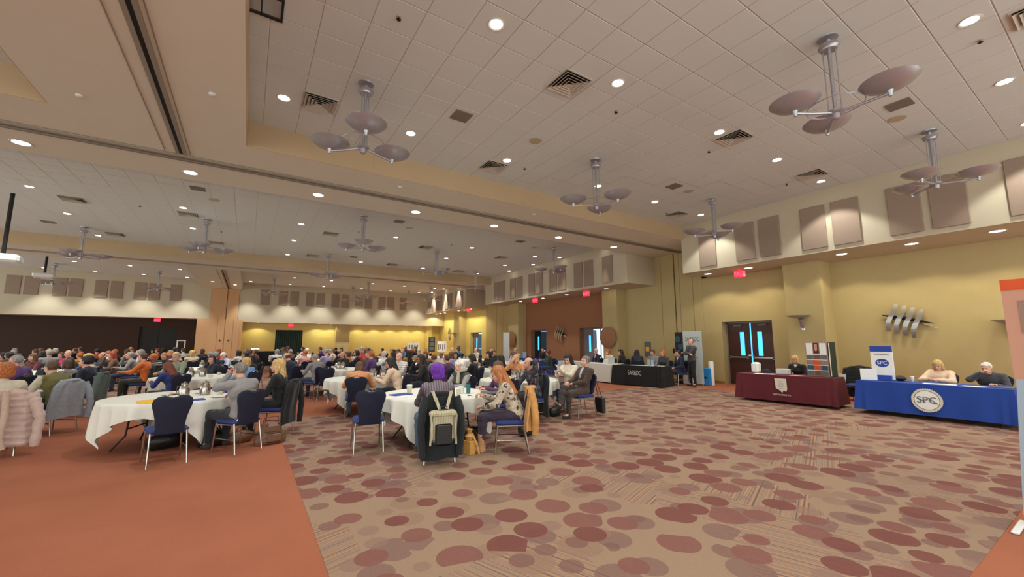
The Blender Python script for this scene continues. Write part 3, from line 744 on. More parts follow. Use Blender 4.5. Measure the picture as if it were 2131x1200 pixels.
for (c, b, l) in (((1.43, 6.93), (1.35, 6.4), 'left one of the near hall, in front of the tan fascia'), ((6.93, 6.97), (7.02, 6.4), 'second from the left along the near beam'),
                  ((6.92, 2.12), (6.42, 2.42), 'largest and nearest, upper right'), ((11.93, 2.1), (11.3, 2.2), 'in front of the right soffit at right'), ((11.93, 6.97), (12.5, 7.2), 'by the far end of the right soffit'),
                  ((3.2, 14.8), (3.1, 14.2), 'middle hall, directly under the near beam edge'), ((11.9, 14.9), (12.4, 15.1), 'middle hall, by the right soffit'), ((7.45, 18.4), (7.9, 18.8), 'middle hall, centre right'),
                  ((-1.56, 18.3), (-1.0, 18.5), 'middle hall, left of centre'), ((3.2, 22.4), (3.7, 22.8), 'middle hall, far centre'), ((11.8, 22.6), (12.3, 22.9), 'middle hall, far right'),
                  ((-5.7, 22.2), (-5.1, 22.4), 'middle hall, far left with a glow above it'), ((-6.9, 15.2), (-6.4, 14.9), 'cut by the left edge of the picture, middle hall'),
                  ((1.3, 33.0), (1.8, 33.2), 'farthest hall, first right of the tan column'), ((6.9, 34.6), (7.4, 34.9), 'farthest hall, second right of the column'), ((7.3, 31.2), (7.9, 31.3), 'farthest hall, third, slightly nearer'),
                  ((11.6, 34.8), (12.1, 34.9), 'farthest hall, fourth right of the column'), ((12.2, 31.2), (12.7, 31.0), 'farthest hall, by the right soffit'), ((-5.0, 33.6), (-4.5, 33.8), 'farthest hall, left of the tan column'), ((-9.6, 33.6), (-9.1, 33.8), 'farthest hall, leftmost')):
    chand(c[0], c[1], ang(c, b), 'three bowl pewter chandelier, ' + l)
# projectors
for (x, y, zb, l, s) in ((-6.3, 18.2, 4.1, 'white projector hanging on a black pole at the left edge', 1.0), (-8.6, 29.0, 4.85, 'small white projector hanging far off in the left of the hall', 1.0)):
    t = thing('ceiling_projector', l, 'projector', (x, y, zb), 0.15)
    part('body', MB().bbox((0, 0, 0.0), (0.75, 0.6, 0.24), 0.06), M['white_plastic'], t)
    part('pole', MB().tube([(0, 0, 0.12), (0, 0, ZC - zb)], 0.05, 8), M['black_metal'], t)
    part('lens_barrel', MB().tube([(-0.3, 0, 0.0), (-0.42, 0, 0)], 0.07, 12), M['dark'], t)

# exit signs
def exit_sign(x, y, z, rz, lab):
    t = thing('exit_sign', lab, 'sign', (x, y, z), rz, 'exit signs')
    part('housing', MB().bbox((0, 0, 0), (0.36, 0.05, 0.24), 0.01), M['exit_body'], t)
    part('letters', faceneg_y(text_mb('EXIT', 0.17, 0.004), 0, -0.03, 0.0), M['exit_red'], t)
    part('bracket', MB().bx(-0.05, 0.05, -0.02, 0.02, 0.12, 0.16), M['exit_body'], t)
exit_sign(14.9, 7.87, 4.09, -PI / 2 + 0.25, 'red lit EXIT sign under the right soffit by the dark double doors')
exit_sign(14.3, 19.7, 4.09, -PI / 2 + 0.35, 'red lit EXIT sign under the middle soffit, farther one, left')
exit_sign(14.5, 15.5, 4.09, -PI / 2 + 0.35, 'red lit EXIT sign under the middle soffit, nearer one')
exit_sign(14.4, 28.7, 4.09, -PI / 2 + 0.45, 'red lit EXIT sign by the farthest right doorway')
exit_sign(2.85, 37.4, 2.96, 0, 'red lit EXIT sign above the far teal curtained doorway')
exit_sign(-5.4, 37.4, 3.14, 0, 'red lit EXIT sign above the black doors in the far left dark wall')

# wall decorations
def fish_sculpture(x, y, z, lab, s=1.0):
    t = thing('wall_sculpture', lab, 'sculpture', (x, y, z), -PI / 2)   # local +x runs towards -y of the hall
    part('spine', MB().tube([(-0.62, -0.06, 0.14), (-0.3, -0.12, 0.06), (0.0, -0.1, -0.02), (0.3, -0.12, -0.1), (0.66, -0.05, -0.2)], [0.012, 0.055, 0.05, 0.045, 0.008], 8), M['black_metal'], t, True)
    part('spike', MB().tube([(0.3, -0.08, -0.16), (0.72, -0.04, -0.36)], [0.03, 0.004], 6), M['steel'], t, True)
    part('spike', MB().tube([(-0.3, -0.08, 0.0), (-0.66, -0.04, -0.04)], [0.03, 0.004], 6), M['black_metal'], t, True)
    for k in range(4):
        cx = -0.36 + k * 0.21; zz = 0.06 - k * 0.075
        mb = MB(); pr = []
        for i in range(11):
            u = -1 + 2 * i / 10
            px = cx + 0.13 * u + 0.035 * math.sin(u * 3.0) + (0.03 * u * u)
            pr.append((px, -0.16 - 0.07 * math.cos(u * 1.5), zz + u * (0.44 if u > 0 else 0.5)))
        for i in range(10):
            wd = 0.075 * (0.55 + 0.45 * math.cos((-1 + 2 * i / 10) * 1.2)); wd2 = 0.075 * (0.55 + 0.45 * math.cos((-1 + 2 * (i + 1) / 10) * 1.2))
            a, b = pr[i], pr[i + 1]
            mb.add([(a[0] - wd, a[1], a[2]), (a[0] + wd, a[1] - 0.02, a[2]), (b[0] + wd2, b[1] - 0.02, b[2]), (b[0] - wd2, b[1], b[2]),
                    (a[0] - wd, a[1] + 0.02, a[2]), (a[0] + wd, a[1], a[2]), (b[0] + wd2, b[1], b[2]), (b[0] - wd2, b[1] + 0.02, b[2])],
                   [(0, 1, 2, 3), (7, 6, 5, 4), (1, 5, 6, 2), (0, 3, 7, 4)])
        part('rib', mb, M['steel'], t, True)
    part('wall_mount', MB().bx(-0.05, 0.05, -0.08, 0.0, -0.05, 0.05), M['black_metal'], t)
    t.scale = (s, s, s)
fish_sculpture(16.09, 3.8, 2.32, 'curved steel rib sculpture with a dark spine on the yellow right wall', 0.85)
fish_sculpture(15.94, 19.3, 2.2, 'rib sculpture on the brown wall between the two open doorways', 0.85)
def square_sculpture(x, y, z, lab):
    t = thing('wall_sculpture', lab, 'sculpture', (x, y, z), -PI / 2)
    for k, s in enumerate((0.55, 0.38, 0.2)):
        q = [(0, -0.05 - 0.04 * k, s), (s * 0.8, -0.05 - 0.04 * k, 0), (0, -0.05 - 0.04 * k, -s), (-s * 0.8, -0.05 - 0.04 * k, 0), (0, -0.05 - 0.04 * k, s)]
        part('square_ring', MB().tube(q, 0.045, 6), M['pewter'], t)
square_sculpture(15.94, 35.6, 2.35, 'diamond shaped metal ring sculpture on the far right yellow wall')
def sconce(x, y, z, lab):
    t = thing('wall_sconce', lab, 'wall lamp', (x, y, z), -PI / 2)
    part('dish', MB().lathe([(0.0, -0.06), (0.1, -0.05), (0.26, -0.01), (0.33, 0.03), (0.32, 0.035), (0.2, 0.0), (0, -0.03)], (0, -0.28, 0), 28), M['pewter'], t, True)
    part('arm', MB().tube([(0, 0, -0.34), (0.03, -0.12, -0.3), (0.05, -0.24, -0.08)], [0.05, 0.06, 0.075], 10), M['pewter'], t, True)
    part('back_plate', MB().bbox((0, -0.015, -0.38), (0.1, 0.03, 0.14), 0.01), M['steel'], t)
sconce(15.3, 6.15, 2.46, 'pewter dish wall lamp on the column right of the dark double doors')
sconce(15.3, 32.9, 2.4, 'pewter dish wall lamp on the farthest column')
sconce(16.1, 1.85, 2.15, 'pewter dish wall lamp by the right edge banner')
def disc(x, y, z, lab):
    t = thing('wall_disc', lab, 'wall art', (x, y, z), -PI / 2)
    part('plate', MB().lathe([(0, 0), (0.5, 0), (0.54, 0.02), (0.5, 0.05), (0, 0.03)], n=40), M['brown_wall'], t, True).rotation_euler = (PI / 2, 0, 0)
    part('stand_off', MB().bx(-0.05, 0.05, -0.02, 0.12, -0.05, 0.05), M['pewter'], t)
disc(15.18, 14.75, 1.86, 'large round brown disc on the column right of the nearer open doorway')
disc(15.18, 23.75, 1.82, 'large round brown disc on the column beyond the black doorway')
# ------------------------------------------------------------------ figures: implicit surfaces turned into one continuous mesh
def _seg(P, a, b, ra, rb):
    a = np.array(a, float); b = np.array(b, float); ab = b - a; L2 = max(ab @ ab, 1e-9)
    t = np.clip(((P - a) @ ab) / L2, 0, 1)
    return np.linalg.norm(P - (a + t[..., None] * ab), axis=-1) - (ra + t * (rb - ra))
def _ell(P, c, r, R=None):
    p = P - np.array(c, float)
    if R is not None: p = p @ R
    r = np.array(r, float)
    k0 = np.linalg.norm(p / r, axis=-1); k1 = np.linalg.norm(p / (r * r), axis=-1) + 1e-9
    return k0 * (k0 - 1) / k1
def field(prims, h, k=0.03, pad=0.04):
    lo = np.array([1e9] * 3); hi = -lo; bb = []
    for p in prims:
        if p[0] == 'c':
            A, B = np.array(p[1], float), np.array(p[2], float); r = max(p[3], p[4])
            l, u = np.minimum(A, B) - r, np.maximum(A, B) + r
        else:
            r = max(p[2]); l, u = np.array(p[1], float) - r, np.array(p[1], float) + r
        bb.append((l, u))
        if not isinstance(p[-1], str): lo = np.minimum(lo, l); hi = np.maximum(hi, u)
    lo -= pad; hi += pad
    n = np.ceil((hi - lo) / h).astype(int) + 1
    D = np.full(tuple(n), 1.0)
    for p, (l, u) in zip(prims, bb):
        i0 = np.clip(((l - k * 1.5 - h * 2 - lo) / h).astype(int), 0, n); i1 = np.clip(np.ceil((u + k * 1.5 + h * 2 - lo) / h).astype(int) + 1, 0, n)
        if np.any(i1 <= i0): continue
        sl = tuple(slice(a, b) for a, b in zip(i0, i1))
        g = np.stack(np.meshgrid(*[lo[a] + h * np.arange(i0[a], i1[a]) for a in range(3)], indexing='ij'), -1)
        if p[0] == 'c': d = _seg(g, p[1], p[2], p[3], p[4])
        else: d = _ell(g, p[1], p[2], p[3] if len(p) > 3 and not isinstance(p[3], str) else None)
        S = D[sl]
        if isinstance(p[-1], str):
            kk = 0.008; e = np.clip(0.5 - 0.5 * (S + d) / kk, 0, 1); D[sl] = S * (1 - e) + (-d) * e + kk * e * (1 - e); 
        else:
            e = np.clip(0.5 + 0.5 * (S - d) / k, 0, 1); D[sl] = S * (1 - e) + d * e - k * e * (1 - e)
    return D, lo
def grid_pts(D, lo, h):
    return np.stack(np.meshgrid(*[lo[a] + h * np.arange(D.shape[a]) for a in range(3)], indexing='ij'), -1)
CORN = np.array([(i, j, k) for i in (0, 1) for j in (0, 1) for k in (0, 1)])
EDG = [(a, b) for a in range(8) for b in range(a + 1, 8) if np.abs(CORN[a] - CORN[b]).sum() == 1]
def surf(D, lo, h):
    S = D < 0
    nx, ny, nz = D.shape
    c = [D[i:nx - 1 + i, j:ny - 1 + j, k:nz - 1 + k] for i, j, k in CORN]
    s = np.stack([q < 0 for q in c], 0)
    m = s.any(0) & ~s.all(0)
    idx = np.argwhere(m)
    if len(idx) == 0: return [], []
    vals = np.stack([q[m] for q in c], 1)
    acc = np.zeros((len(idx), 3)); cnt = np.zeros(len(idx))
    for a, b in EDG:
        va, vb = vals[:, a], vals[:, b]; x = (va < 0) != (vb < 0)
        t = np.where(x, va / np.where(np.abs(va - vb) < 1e-12, 1, va - vb), 0)
        acc += np.where(x[:, None], CORN[a] + t[:, None] * (CORN[b] - CORN[a]), 0); cnt += x
    V = lo + h * (idx + acc / cnt[:, None])
    vid = -np.ones(m.shape, int); vid[tuple(idx.T)] = np.arange(len(idx))
    F = []
    for ax in range(3):
        o = [0, 1, 2]; o.remove(ax); u, v = o
        sl0 = [slice(1, -1)] * 3; sl1 = [slice(1, -1)] * 3
        sl0[ax] = slice(0, -1); sl1[ax] = slice(1, None)
        A, B = S[tuple(sl0)], S[tuple(sl1)]
        E = np.argwhere(A != B)
        if len(E) == 0: continue
        sg = A[tuple(E.T)]
        base = E.copy(); base[:, u] += 1; base[:, v] += 1
        q = []
        for du, dv in ((-1, -1), (0, -1), (0, 0), (-1, 0)):
            z = base.copy(); z[:, u] += du; z[:, v] += dv; q.append(vid[tuple(z.T)])
        q = np.stack(q, 1)
        flip = sg if ax != 1 else ~sg
        q[~flip] = q[~flip][:, ::-1]
        F.append(q)
    F = np.concatenate(F); F = F[(F >= 0).all(1)]
    return V, F
def geo(prims, h, k=0.03, disp=None, cut=None):
    D, lo = field(prims, h, k)
    if disp or cut:
        G = grid_pts(D, lo, h)
        if disp: D = D + disp(G)
        if cut: D = np.maximum(D, cut(G))
    return surf(D, lo, h)
def join(parts):
    V, F, n = [], [], 0
    for v, f in parts:
        if len(v) == 0: continue
        V.append(v); F.append(f + n); n += len(v)
    return np.concatenate(V), np.concatenate(F)
def npmesh(name, vf, m):
    v, f = vf
    me = bpy.data.meshes.new(name)
    me.vertices.add(len(v)); me.vertices.foreach_set('co', np.asarray(v, np.float32).ravel())
    me.loops.add(len(f) * 4); me.polygons.add(len(f))
    me.loops.foreach_set('vertex_index', np.asarray(f, np.int32).ravel())
    me.polygons.foreach_set('loop_start', np.arange(len(f), dtype=np.int32) * 4)
    me.polygons.foreach_set('use_smooth', [True] * len(f))
    me.update(calc_edges=True); me.validate()
    me.materials.append(m)
    return me
def rotx(a): c, s = math.cos(a), math.sin(a); return np.array([[1, 0, 0], [0, c, -s], [0, s, c]])
def rotz(a): c, s = math.cos(a), math.sin(a); return np.array([[c, -s, 0], [s, c, 0], [0, 0, 1]])
def xf(vf, R, t): return (vf[0] @ R.T + np.array(t), vf[1])

# head in its own frame: face towards +y, origin between the ears
def head_prims(fem):
    j = 0.9 if fem else 1.0
    return [('e', (0, -0.018, 0.03), (0.077, 0.097, 0.088)), ('e', (0, 0.02, -0.035), (0.062 * j, 0.07, 0.075)), ('e', (0, 0.052, -0.088), (0.03 * j, 0.028, 0.024)),
            ('c', (0.035, 0.045, -0.02), (0.04, 0.035, -0.055), 0.03, 0.024), ('c', (-0.035, 0.045, -0.02), (-0.04, 0.035, -0.055), 0.03, 0.024),
            ('c', (-0.03, 0.072, 0.032), (0.03, 0.072, 0.032), 0.014, 0.014)]
def make_head(fem):
    v1 = geo(head_prims(fem) + [('c', (0, 0.083, 0.012), (0, 0.104, -0.026), 0.008, 0.013), ('c', (-0.012, 0.09, -0.03), (0.012, 0.09, -0.03), 0.009, 0.009),
              ('c', (-0.018, 0.082, -0.062), (0.018, 0.082, -0.062), 0.008, 0.008),
              ('c', (0.077, -0.01, 0.015), (0.075, -0.004, -0.03), 0.012, 0.008), ('c', (-0.077, -0.01, 0.015), (-0.075, -0.004, -0.03), 0.012, 0.008),
              ('c', (0, -0.02, -0.06), (0, -0.03, -0.15), 0.052, 0.054),
              ('e', (0.032, 0.1, 0.008), (0.016, 0.016, 0.012), None, 'sub'), ('e', (-0.032, 0.1, 0.008), (0.016, 0.016, 0.012), None, 'sub')], 0.0075, 0.012)
    return v1
HEADS = {f: make_head(f) for f in (0, 1)}
EYE = MB(); 
for s in (-1, 1): EYE.lathe([(0.0, -0.009), (0.0064, -0.0064), (0.009, 0), (0.0064, 0.0064), (0, 0.009)], (0.032 * s, 0.083, 0.008), 8)
EYE_ME = EYE.mesh('eyes', M['eye'], True)
LIP_ME = MB().tube([(-0.023, 0.083, -0.062), (0, 0.092, -0.0605), (0.023, 0.083, -0.062)], [0.003, 0.0065, 0.003], 8).mesh('lips', M['lips'], True)
def make_hand(curl):
    c, s = math.cos, math.sin
    pr = [('c', (0, -0.02, 0), (0, 0.02, 0), 0.022, 0.024)]
    for x in (-0.03, -0.01, 0.012, 0.032): pr.append(('c', (x * 0.5, 0.0, 0), (x, 0.075, 0.0), 0.016, 0.0115))
    for x, l in ((-0.032, 0.058), (-0.011, 0.074), (0.011, 0.08), (0.033, 0.07)):
        a = curl; p0 = (x, 0.078, 0); p1 = (x, 0.078 + l * 0.5 * c(a), -l * 0.5 * s(a)); a2 = curl * 2.1
        p2 = (x, p1[1] + l * 0.5 * c(a2), p1[2] - l * 0.5 * s(a2)); pr += [('c', p0, p1, 0.0092, 0.0085), ('c', p1, p2, 0.0085, 0.007)]
    pr += [('c', (0.02, 0.005, -0.008), (0.052, 0.04, -0.018), 0.014, 0.010), ('c', (0.052, 0.04, -0.018), (0.06, 0.075, -0.028), 0.010, 0.008)]
    return geo(pr, 0.0052, 0.006)
HANDS = {c: make_hand(c) for c in (0.25, 0.8)}
def norm(v): v = np.array(v, float); return v / (np.linalg.norm(v) + 1e-9)
def ik(S, T, l1, l2, pole):
    S, T = np.array(S, float), np.array(T, float); d = T - S; L = np.linalg.norm(d)
    if L > (l1 + l2) * 0.985: T = S + d / L * (l1 + l2) * 0.985; d = T - S; L = np.linalg.norm(d)
    u = d / L; a = (l1 * l1 - l2 * l2 + L * L) / (2 * L); hh = math.sqrt(max(l1 * l1 - a * a, 0))
    p = np.array(pole, float); p = norm(p - u * (p @ u))
    return S + u * a + p * hh, T
def joints(seated=True, lean=8, yaw=0, pitch=0, L=None, Rr=None, cross=False, fem=0, knee=0.12, reach=0.42, build=1.0, pl=(-0.5, -0.3, -0.8), pr=(0.5, -0.3, -0.8), slide=0.0, headlean=0, side=0.0, hn=None):
    J = dict(fem=fem, build=build)
    a = math.radians(lean); u = np.array([side, math.sin(a), math.cos(a)]); u = norm(u); J['R'] = rotx(-a) if True else None
    J['u'] = u
    if seated: pc = np.array([0, -0.09 + slide, 0.56])
    else: pc = np.array([0, 0, 0.97])
    J['pc'] = pc; sh = 0.175 if fem else 0.195
    J['ch'] = pc + u * 0.31; J['nk'] = pc + u * 0.5
    f = norm(np.array([side, math.sin(a + math.radians(12 + headlean)), math.cos(a + math.radians(12 + headlean))]))
    J['hd'] = J['nk'] + f * 0.155
    J['HR'] = rotz(math.radians(yaw)) @ rotx(-math.radians(pitch))
    for nm, sx, T, pole in (('l', -1, L, pl), ('r', 1, Rr, pr)):
        S = pc + u * 0.44 + np.array([sx * sh, 0, 0]); J['s' + nm] = S
        if T is None: T = (sx * 0.1, 0.26, 0.66) if seated else (sx * 0.24, 0.05, 0.82)
        E, W = ik(S, T, 0.29, 0.255, pole); J['e' + nm] = E; J['w' + nm] = W
        if seated:
            h = pc + np.array([sx * 0.085, 0.02, -0.02]); k = np.array([sx * knee, reach, 0.52]); an = np.array([sx * knee, reach + 0.02, 0.09])
            if cross and sx == 1: k = np.array([0.02, reach + 0.02, 0.63]); an = np.array([-0.16, reach + 0.22, 0.3])
        else:
            h = pc + np.array([sx * 0.09, 0, -0.04]); k = np.array([sx * 0.1, 0.02, 0.5]); an = np.array([sx * 0.11, -0.02, 0.09])
        J['h' + nm] = h; J['k' + nm] = k; J['a' + nm] = an
        J['t' + nm] = an + (np.array([sx * 0.02, 0.15, -0.045]) if not (cross and sx == 1 and seated) else np.array([-0.05, 0.14, 0.02]))
    J['hn'] = hn or (0.8, 0.8)
    return J
def hands_geo(J):
    out = []
    for nm, sx, cu in (('l', -1, J['hn'][0]), ('r', 1, J['hn'][1])):
        y = norm(J['w' + nm] - J['e' + nm]); up = np.array([0, 0, 1.0]) if abs(y[2]) < 0.8 else np.array([0, 1.0, 0.3])
        x = norm(np.cross(y, up)); z = np.cross(x, y)
        v, f = HANDS[cu]
        v = v.copy()
        # thumbs point inwards: right hand thumb at -x
        if sx == 1: v = v * np.array([-1, 1, 1]); f = f[:, ::-1]
        R = np.stack([x, y, z], 1)
        out.append((v @ R.T + J['w' + nm] + y * 0.015, f))
    return out
def body_prims(J, g=0.0):
    b = J['build']; R = J['R']; fm = J['fem']; u = J['u']
    cw = 0.155 if fm else 0.175
    P = [('e', J['ch'] + u * 0.02, ((cw + g) * b, (0.112 + g) * (1 + (b - 1) * 1.3), 0.19 + g), R), ('e', J['pc'] + u * 0.12, ((0.142 + g) * b, (0.11 + g) * (1 + (b - 1) * 2), 0.15 + g), R),
         ('e', J['pc'] + np.array([0, 0, -0.01]), ((0.168 + g) * b, 0.125 + g, 0.11 + g))]
    P += [('c', J['sl'] * 0.96 + J['sr'] * 0.04, J['sr'] * 0.96 + J['sl'] * 0.04, 0.055 + g, 0.055 + g)]
    if fm: P += [('e', J['ch'] + np.array([s * 0.07, 0.09, 0.0]), (0.062 + g, 0.055 + g, 0.06 + g)) for s in (-1, 1)]
    return P
def arm_prims(J, g=0.0, wr=1.0):
    P = []; b = 1 + (J['build'] - 1) * 0.6
    for n in 'lr':
        W = J['e' + n] + (J['w' + n] - J['e' + n]) * wr
        P += [('c', J['s' + n], J['e' + n], 0.054 * b + g, 0.041 * b + g), ('c', J['e' + n], W, 0.041 * b + g, 0.028 + g * 1.1)]
    return P
def leg_prims(J, g=0.0, lo=1.0):
    P = []; b = 1 + (J['build'] - 1) * 0.7
    for n in 'lr':
        A = J['k' + n] + (J['a' + n] - J['k' + n]) * lo
        P += [('c', J['h' + n], J['k' + n], 0.084 * b + g, 0.06 * b + g), ('c', J['k' + n], J['k' + n] + (A - J['k' + n]) * 0.35, 0.058 * b + g, 0.054 * b + g), ('c', J['k' + n] + (A - J['k' + n]) * 0.35, A, 0.054 * b + g, 0.036 + g * 1.4)]
    return P
def shoe_prims(J, boot=False):
    P = []
    for n in 'lr':
        a, t = J['a' + n], J['t' + n]
        heel = a + norm(a - t) * 0.03 + np.array([0, 0, -0.05])
        P += [('c', heel, t, 0.036, 0.033), ('c', a + np.array([0, 0, 0.17 if boot else 0.02]) , a + np.array([0, 0, -0.04]), 0.055 if boot else 0.04, 0.045)]
    return P
def wrinkle(G):
    return 0.004 * np.sin(G[..., 2] * 95 + 5 * np.sin(G[..., 0] * 17)) * np.sin(G[..., 1] * 40 + G[..., 2] * 25)
def make_person_meshes(J, h=0.018, skirt=None, coat=False, boot=False, short_sleeve=False, sleeve=None, shirt=None):
    hd = J['hd']; out = {}
    neck = [('c', J['nk'] - J['u'] * 0.06, hd + np.array([0, -0.02, -0.05]), 0.055, 0.05)]
    bp = body_prims(J, -0.006) + arm_prims(J, -0.004) + leg_prims(J, -0.006) + neck + [('c', J['a' + n], J['t' + n], 0.03, 0.025) for n in 'lr']
    core = geo(bp, h, 0.035)
    out['body'] = join([core, xf(HEADS[J['fem']], J['HR'], hd)] + hands_geo(J))
    tp = body_prims(J, 0.013) + arm_prims(J, 0.011, 0.5 if short_sleeve else 0.97)
    if coat: tp += [('c', J['h' + n], J['h' + n] * 0.5 + J['k' + n] * 0.5, 0.1, 0.085) for n in 'lr']
    tp += [('c', J['nk'] - J['u'] * 0.07, J['nk'] - J['u'] * 0.01, 0.07, 0.063)]
    out['top'] = geo(tp, h, 0.035, disp=wrinkle)
    out['trousers'] = geo([('e', J['pc'] + np.array([0, 0.0, -0.02]), (0.172 * J['build'], 0.128, 0.105))] + leg_prims(J, 0.01, 0.78 if boot else 0.93), h, 0.03, disp=wrinkle)
    if sleeve: out['sleeves'] = geo(arm_prims(J, 0.016, 0.97), h, 0.03, disp=wrinkle)
    if shirt: out['shirt_front'] = geo([('e', J['ch'] + np.array([0, 0.062, 0.06]), (0.062, 0.068, 0.15), J['R']), ('c', J['nk'] + np.array([-0.04, 0.03, -0.02]), J['nk'] + np.array([0.04, 0.03, -0.02]), 0.035, 0.035)], h * 0.8, 0.02)
    out['shoes'] = geo(shoe_prims(J, boot), h * 0.75, 0.02, cut=lambda G: 0.004 - G[..., 2])
    return out

# hair in the head frame
def hair_geo(style, h=0.010):
    cap = ('e', (0, -0.022, 0.034), (0.087, 0.106, 0.098))
    def face(G, zl=0.055, yb=0.028, low=-0.06):
        x, y, z = G[..., 0], G[..., 1], G[..., 2]
        f1 = np.minimum(y - yb + np.maximum(0, (z - 0.0)) * 0.0, zl - z)          # in front of the hairline and below it
        return f1
    strand = lambda G: 0.003 * np.sin(np.arctan2(G[..., 0], G[..., 1]) * 38 + G[..., 2] * 30)
    if style in ('short', 'white_short'):
        return geo([cap], h, 0.02, disp=strand, cut=lambda G: np.maximum(face(G, 0.066, 0.022), -0.052 - G[..., 2]))
    if style == 'balding':
        return geo([('e', (0, -0.022, 0.02), (0.085, 0.103, 0.085))], h, 0.02, disp=strand, cut=lambda G: np.maximum(np.maximum(face(G, 0.2, 0.0), G[..., 2] - 0.045 + 0.0 * G[..., 1]), -0.055 - G[..., 2]))
    if style == 'curly':
        cd = lambda G: 0.010 * np.sin(G[..., 0] * 110) * np.sin(G[..., 1] * 105 + 1) * np.sin(G[..., 2] * 100)
        return geo([('e', (0, -0.03, 0.035), (0.115, 0.125, 0.112)), ('e', (0, -0.04, -0.04), (0.11, 0.085, 0.07))], h, 0.03, disp=cd, cut=lambda G: face(G, 0.05, 0.03))
    if style == 'bob':
        return geo([('e', (0, -0.024, 0.036), (0.092, 0.11, 0.1)), ('c', (0.074, -0.01, 0.0), (0.08, 0.0, -0.1), 0.03, 0.026), ('c', (-0.074, -0.01, 0.0), (-0.08, 0.0, -0.1), 0.03, 0.026), ('e', (0, -0.07, -0.05), (0.085, 0.05, 0.09))], h, 0.02, disp=strand, cut=lambda G: face(G, 0.058, 0.034))
    if style == 'bun':
        return geo([cap, ('e', (0, -0.09, 0.11), (0.045, 0.045, 0.042))], h, 0.02, disp=strand, cut=lambda G: np.maximum(face(G, 0.06, 0.02), -0.07 - G[..., 2]))
    if style in ('long', 'wavy', 'verylong'):
        e = {'long': -0.26, 'wavy': -0.32, 'verylong': -0.36}[style]
        wv = (lambda G: 0.003 * np.sin(G[..., 2] * 45 + np.arctan2(G[..., 0], G[..., 1]) * 9) + strand(G)) if style != 'long' else strand
        return geo([('e', (0, -0.024, 0.036), (0.093, 0.112, 0.102)), ('c', (0.072, -0.015, 0.0), (0.095, 0.0, e + 0.08), 0.032, 0.03), ('c', (-0.072, -0.015, 0.0), (-0.095, 0.0, e + 0.08), 0.032, 0.03),
                    ('c', (0.04, -0.07, 0.0), (0.06, -0.115, e), 0.05, 0.04), ('c', (-0.04, -0.07, 0.0), (-0.06, -0.115, e), 0.05, 0.04), ('c', (0, -0.08, 0.0), (0, -0.125, e - 0.01), 0.055, 0.042)], h, 0.025, disp=wv, cut=lambda G: face(G, 0.06, 0.036))
    if style == 'spiky':
        cd = lambda G: 0.009 * np.sin(np.arctan2(G[..., 0], G[..., 1]) * 22 + G[..., 2] * 60)
        return geo([('e', (0, -0.028, 0.038), (0.1, 0.118, 0.11)), ('e', (0, -0.055, -0.05), (0.085, 0.06, 0.075))], h, 0.03, disp=cd, cut=lambda G: face(G, 0.05, 0.03))
HAIR_ME = {}
def hair_mesh(style):
    if style not in HAIR_ME: HAIR_ME[style] = npmesh('hair', hair_geo(style), M['hair'])
    return HAIR_ME[style]
COLS = {'black': (26, 25, 28), 'navy': (34, 38, 62), 'dark navy': (28, 32, 52), 'maroon': (92, 30, 42), 'grey': (138, 134, 134), 'magenta': (206, 48, 118), 'ochre': (196, 130, 44), 'denim blue': (62, 88, 128), 'white': (222, 220, 216),
        'dark green': (44, 58, 48), 'brown': (104, 76, 54), 'purple': (92, 58, 118), 'orange': (222, 110, 40), 'beige': (196, 178, 156), 'deep blue': (34, 48, 110), 'sage green': (132, 142, 118), 'red': (176, 40, 48), 'pale blue': (190, 198, 222),
        'light blue': (120, 158, 206), 'pink': (224, 158, 148), 'lavender': (168, 158, 190), 'rust': (164, 80, 44), 'charcoal': (62, 62, 66), 'cream': (224, 214, 192), 'plum': (84, 50, 84), 'tan': (206, 140, 92),
        'oatmeal': (200, 190, 170), 'olive': (110, 104, 56), 'dark brown': (70, 50, 42), 'peach': (226, 196, 168), 'teal': (40, 90, 96)}
HCOL = {'grey': (150, 144, 138), 'brown': (92, 62, 42), 'dark': (34, 26, 24), 'ginger': (176, 100, 50), 'blonde': (200, 164, 104), 'white': (222, 216, 204), 'red': (150, 58, 34), 'auburn': (112, 50, 30), 'purple': (104, 40, 160), 'skin': (214, 160, 136),
        'copper': (168, 104, 58), 'salt': (120, 112, 104)}
SKINS = [(214, 160, 136), (222, 170, 146), (198, 144, 116), (206, 152, 130), (150, 102, 76)]
def C_(t): return srgb(*t)
def make_person(meshes, J, top, pants, hair, hcol, label, group=None, skin=None, shoes=(40, 34, 32), top_mat=None, face=True, s=1.0, sleeve=None, shirt=None):
    sk = C_(skin or SKINS[0])
    o = ob('person', meshes['body'], None, label=label, category='person', group=group, color=sk)
    ob('top', meshes['top'], o, color=C_(COLS[top]))
    if top_mat:
        c = o.children[-1]; c.data = c.data.copy(); c.data.materials.clear(); c.data.materials.append(top_mat)
    ob('trousers', meshes['trousers'], o, color=C_(pants)); ob('shoes', meshes['shoes'], o, color=C_(shoes))
    if 'sleeves' in meshes: ob('sleeves', meshes['sleeves'], o, color=C_(sleeve))
    if 'shirt_front' in meshes: ob('shirt_front', meshes['shirt_front'], o, color=C_(shirt))
    e = Matrix([list(r) for r in J['HR']]).to_euler()
    if hair != 'bald':
        q = ob('hair', hair_mesh(hair), o, tuple(J['hd']), color=C_(HCOL[hcol])); q.rotation_euler = e
    if face:
        q = ob('eyes', EYE_ME, o, tuple(J['hd'])); q.rotation_euler = e
        q = ob('lips', LIP_ME, o, tuple(J['hd'])); q.rotation_euler = e
    o.scale = (s, s, s)
    return o
def build_meshes(J, h=0.018, **kw):
    g = make_person_meshes(J, h, **kw)
    return {k: npmesh(k, v, M['skin'] if k == 'body' else M['cloth']) for k, v in g.items()}

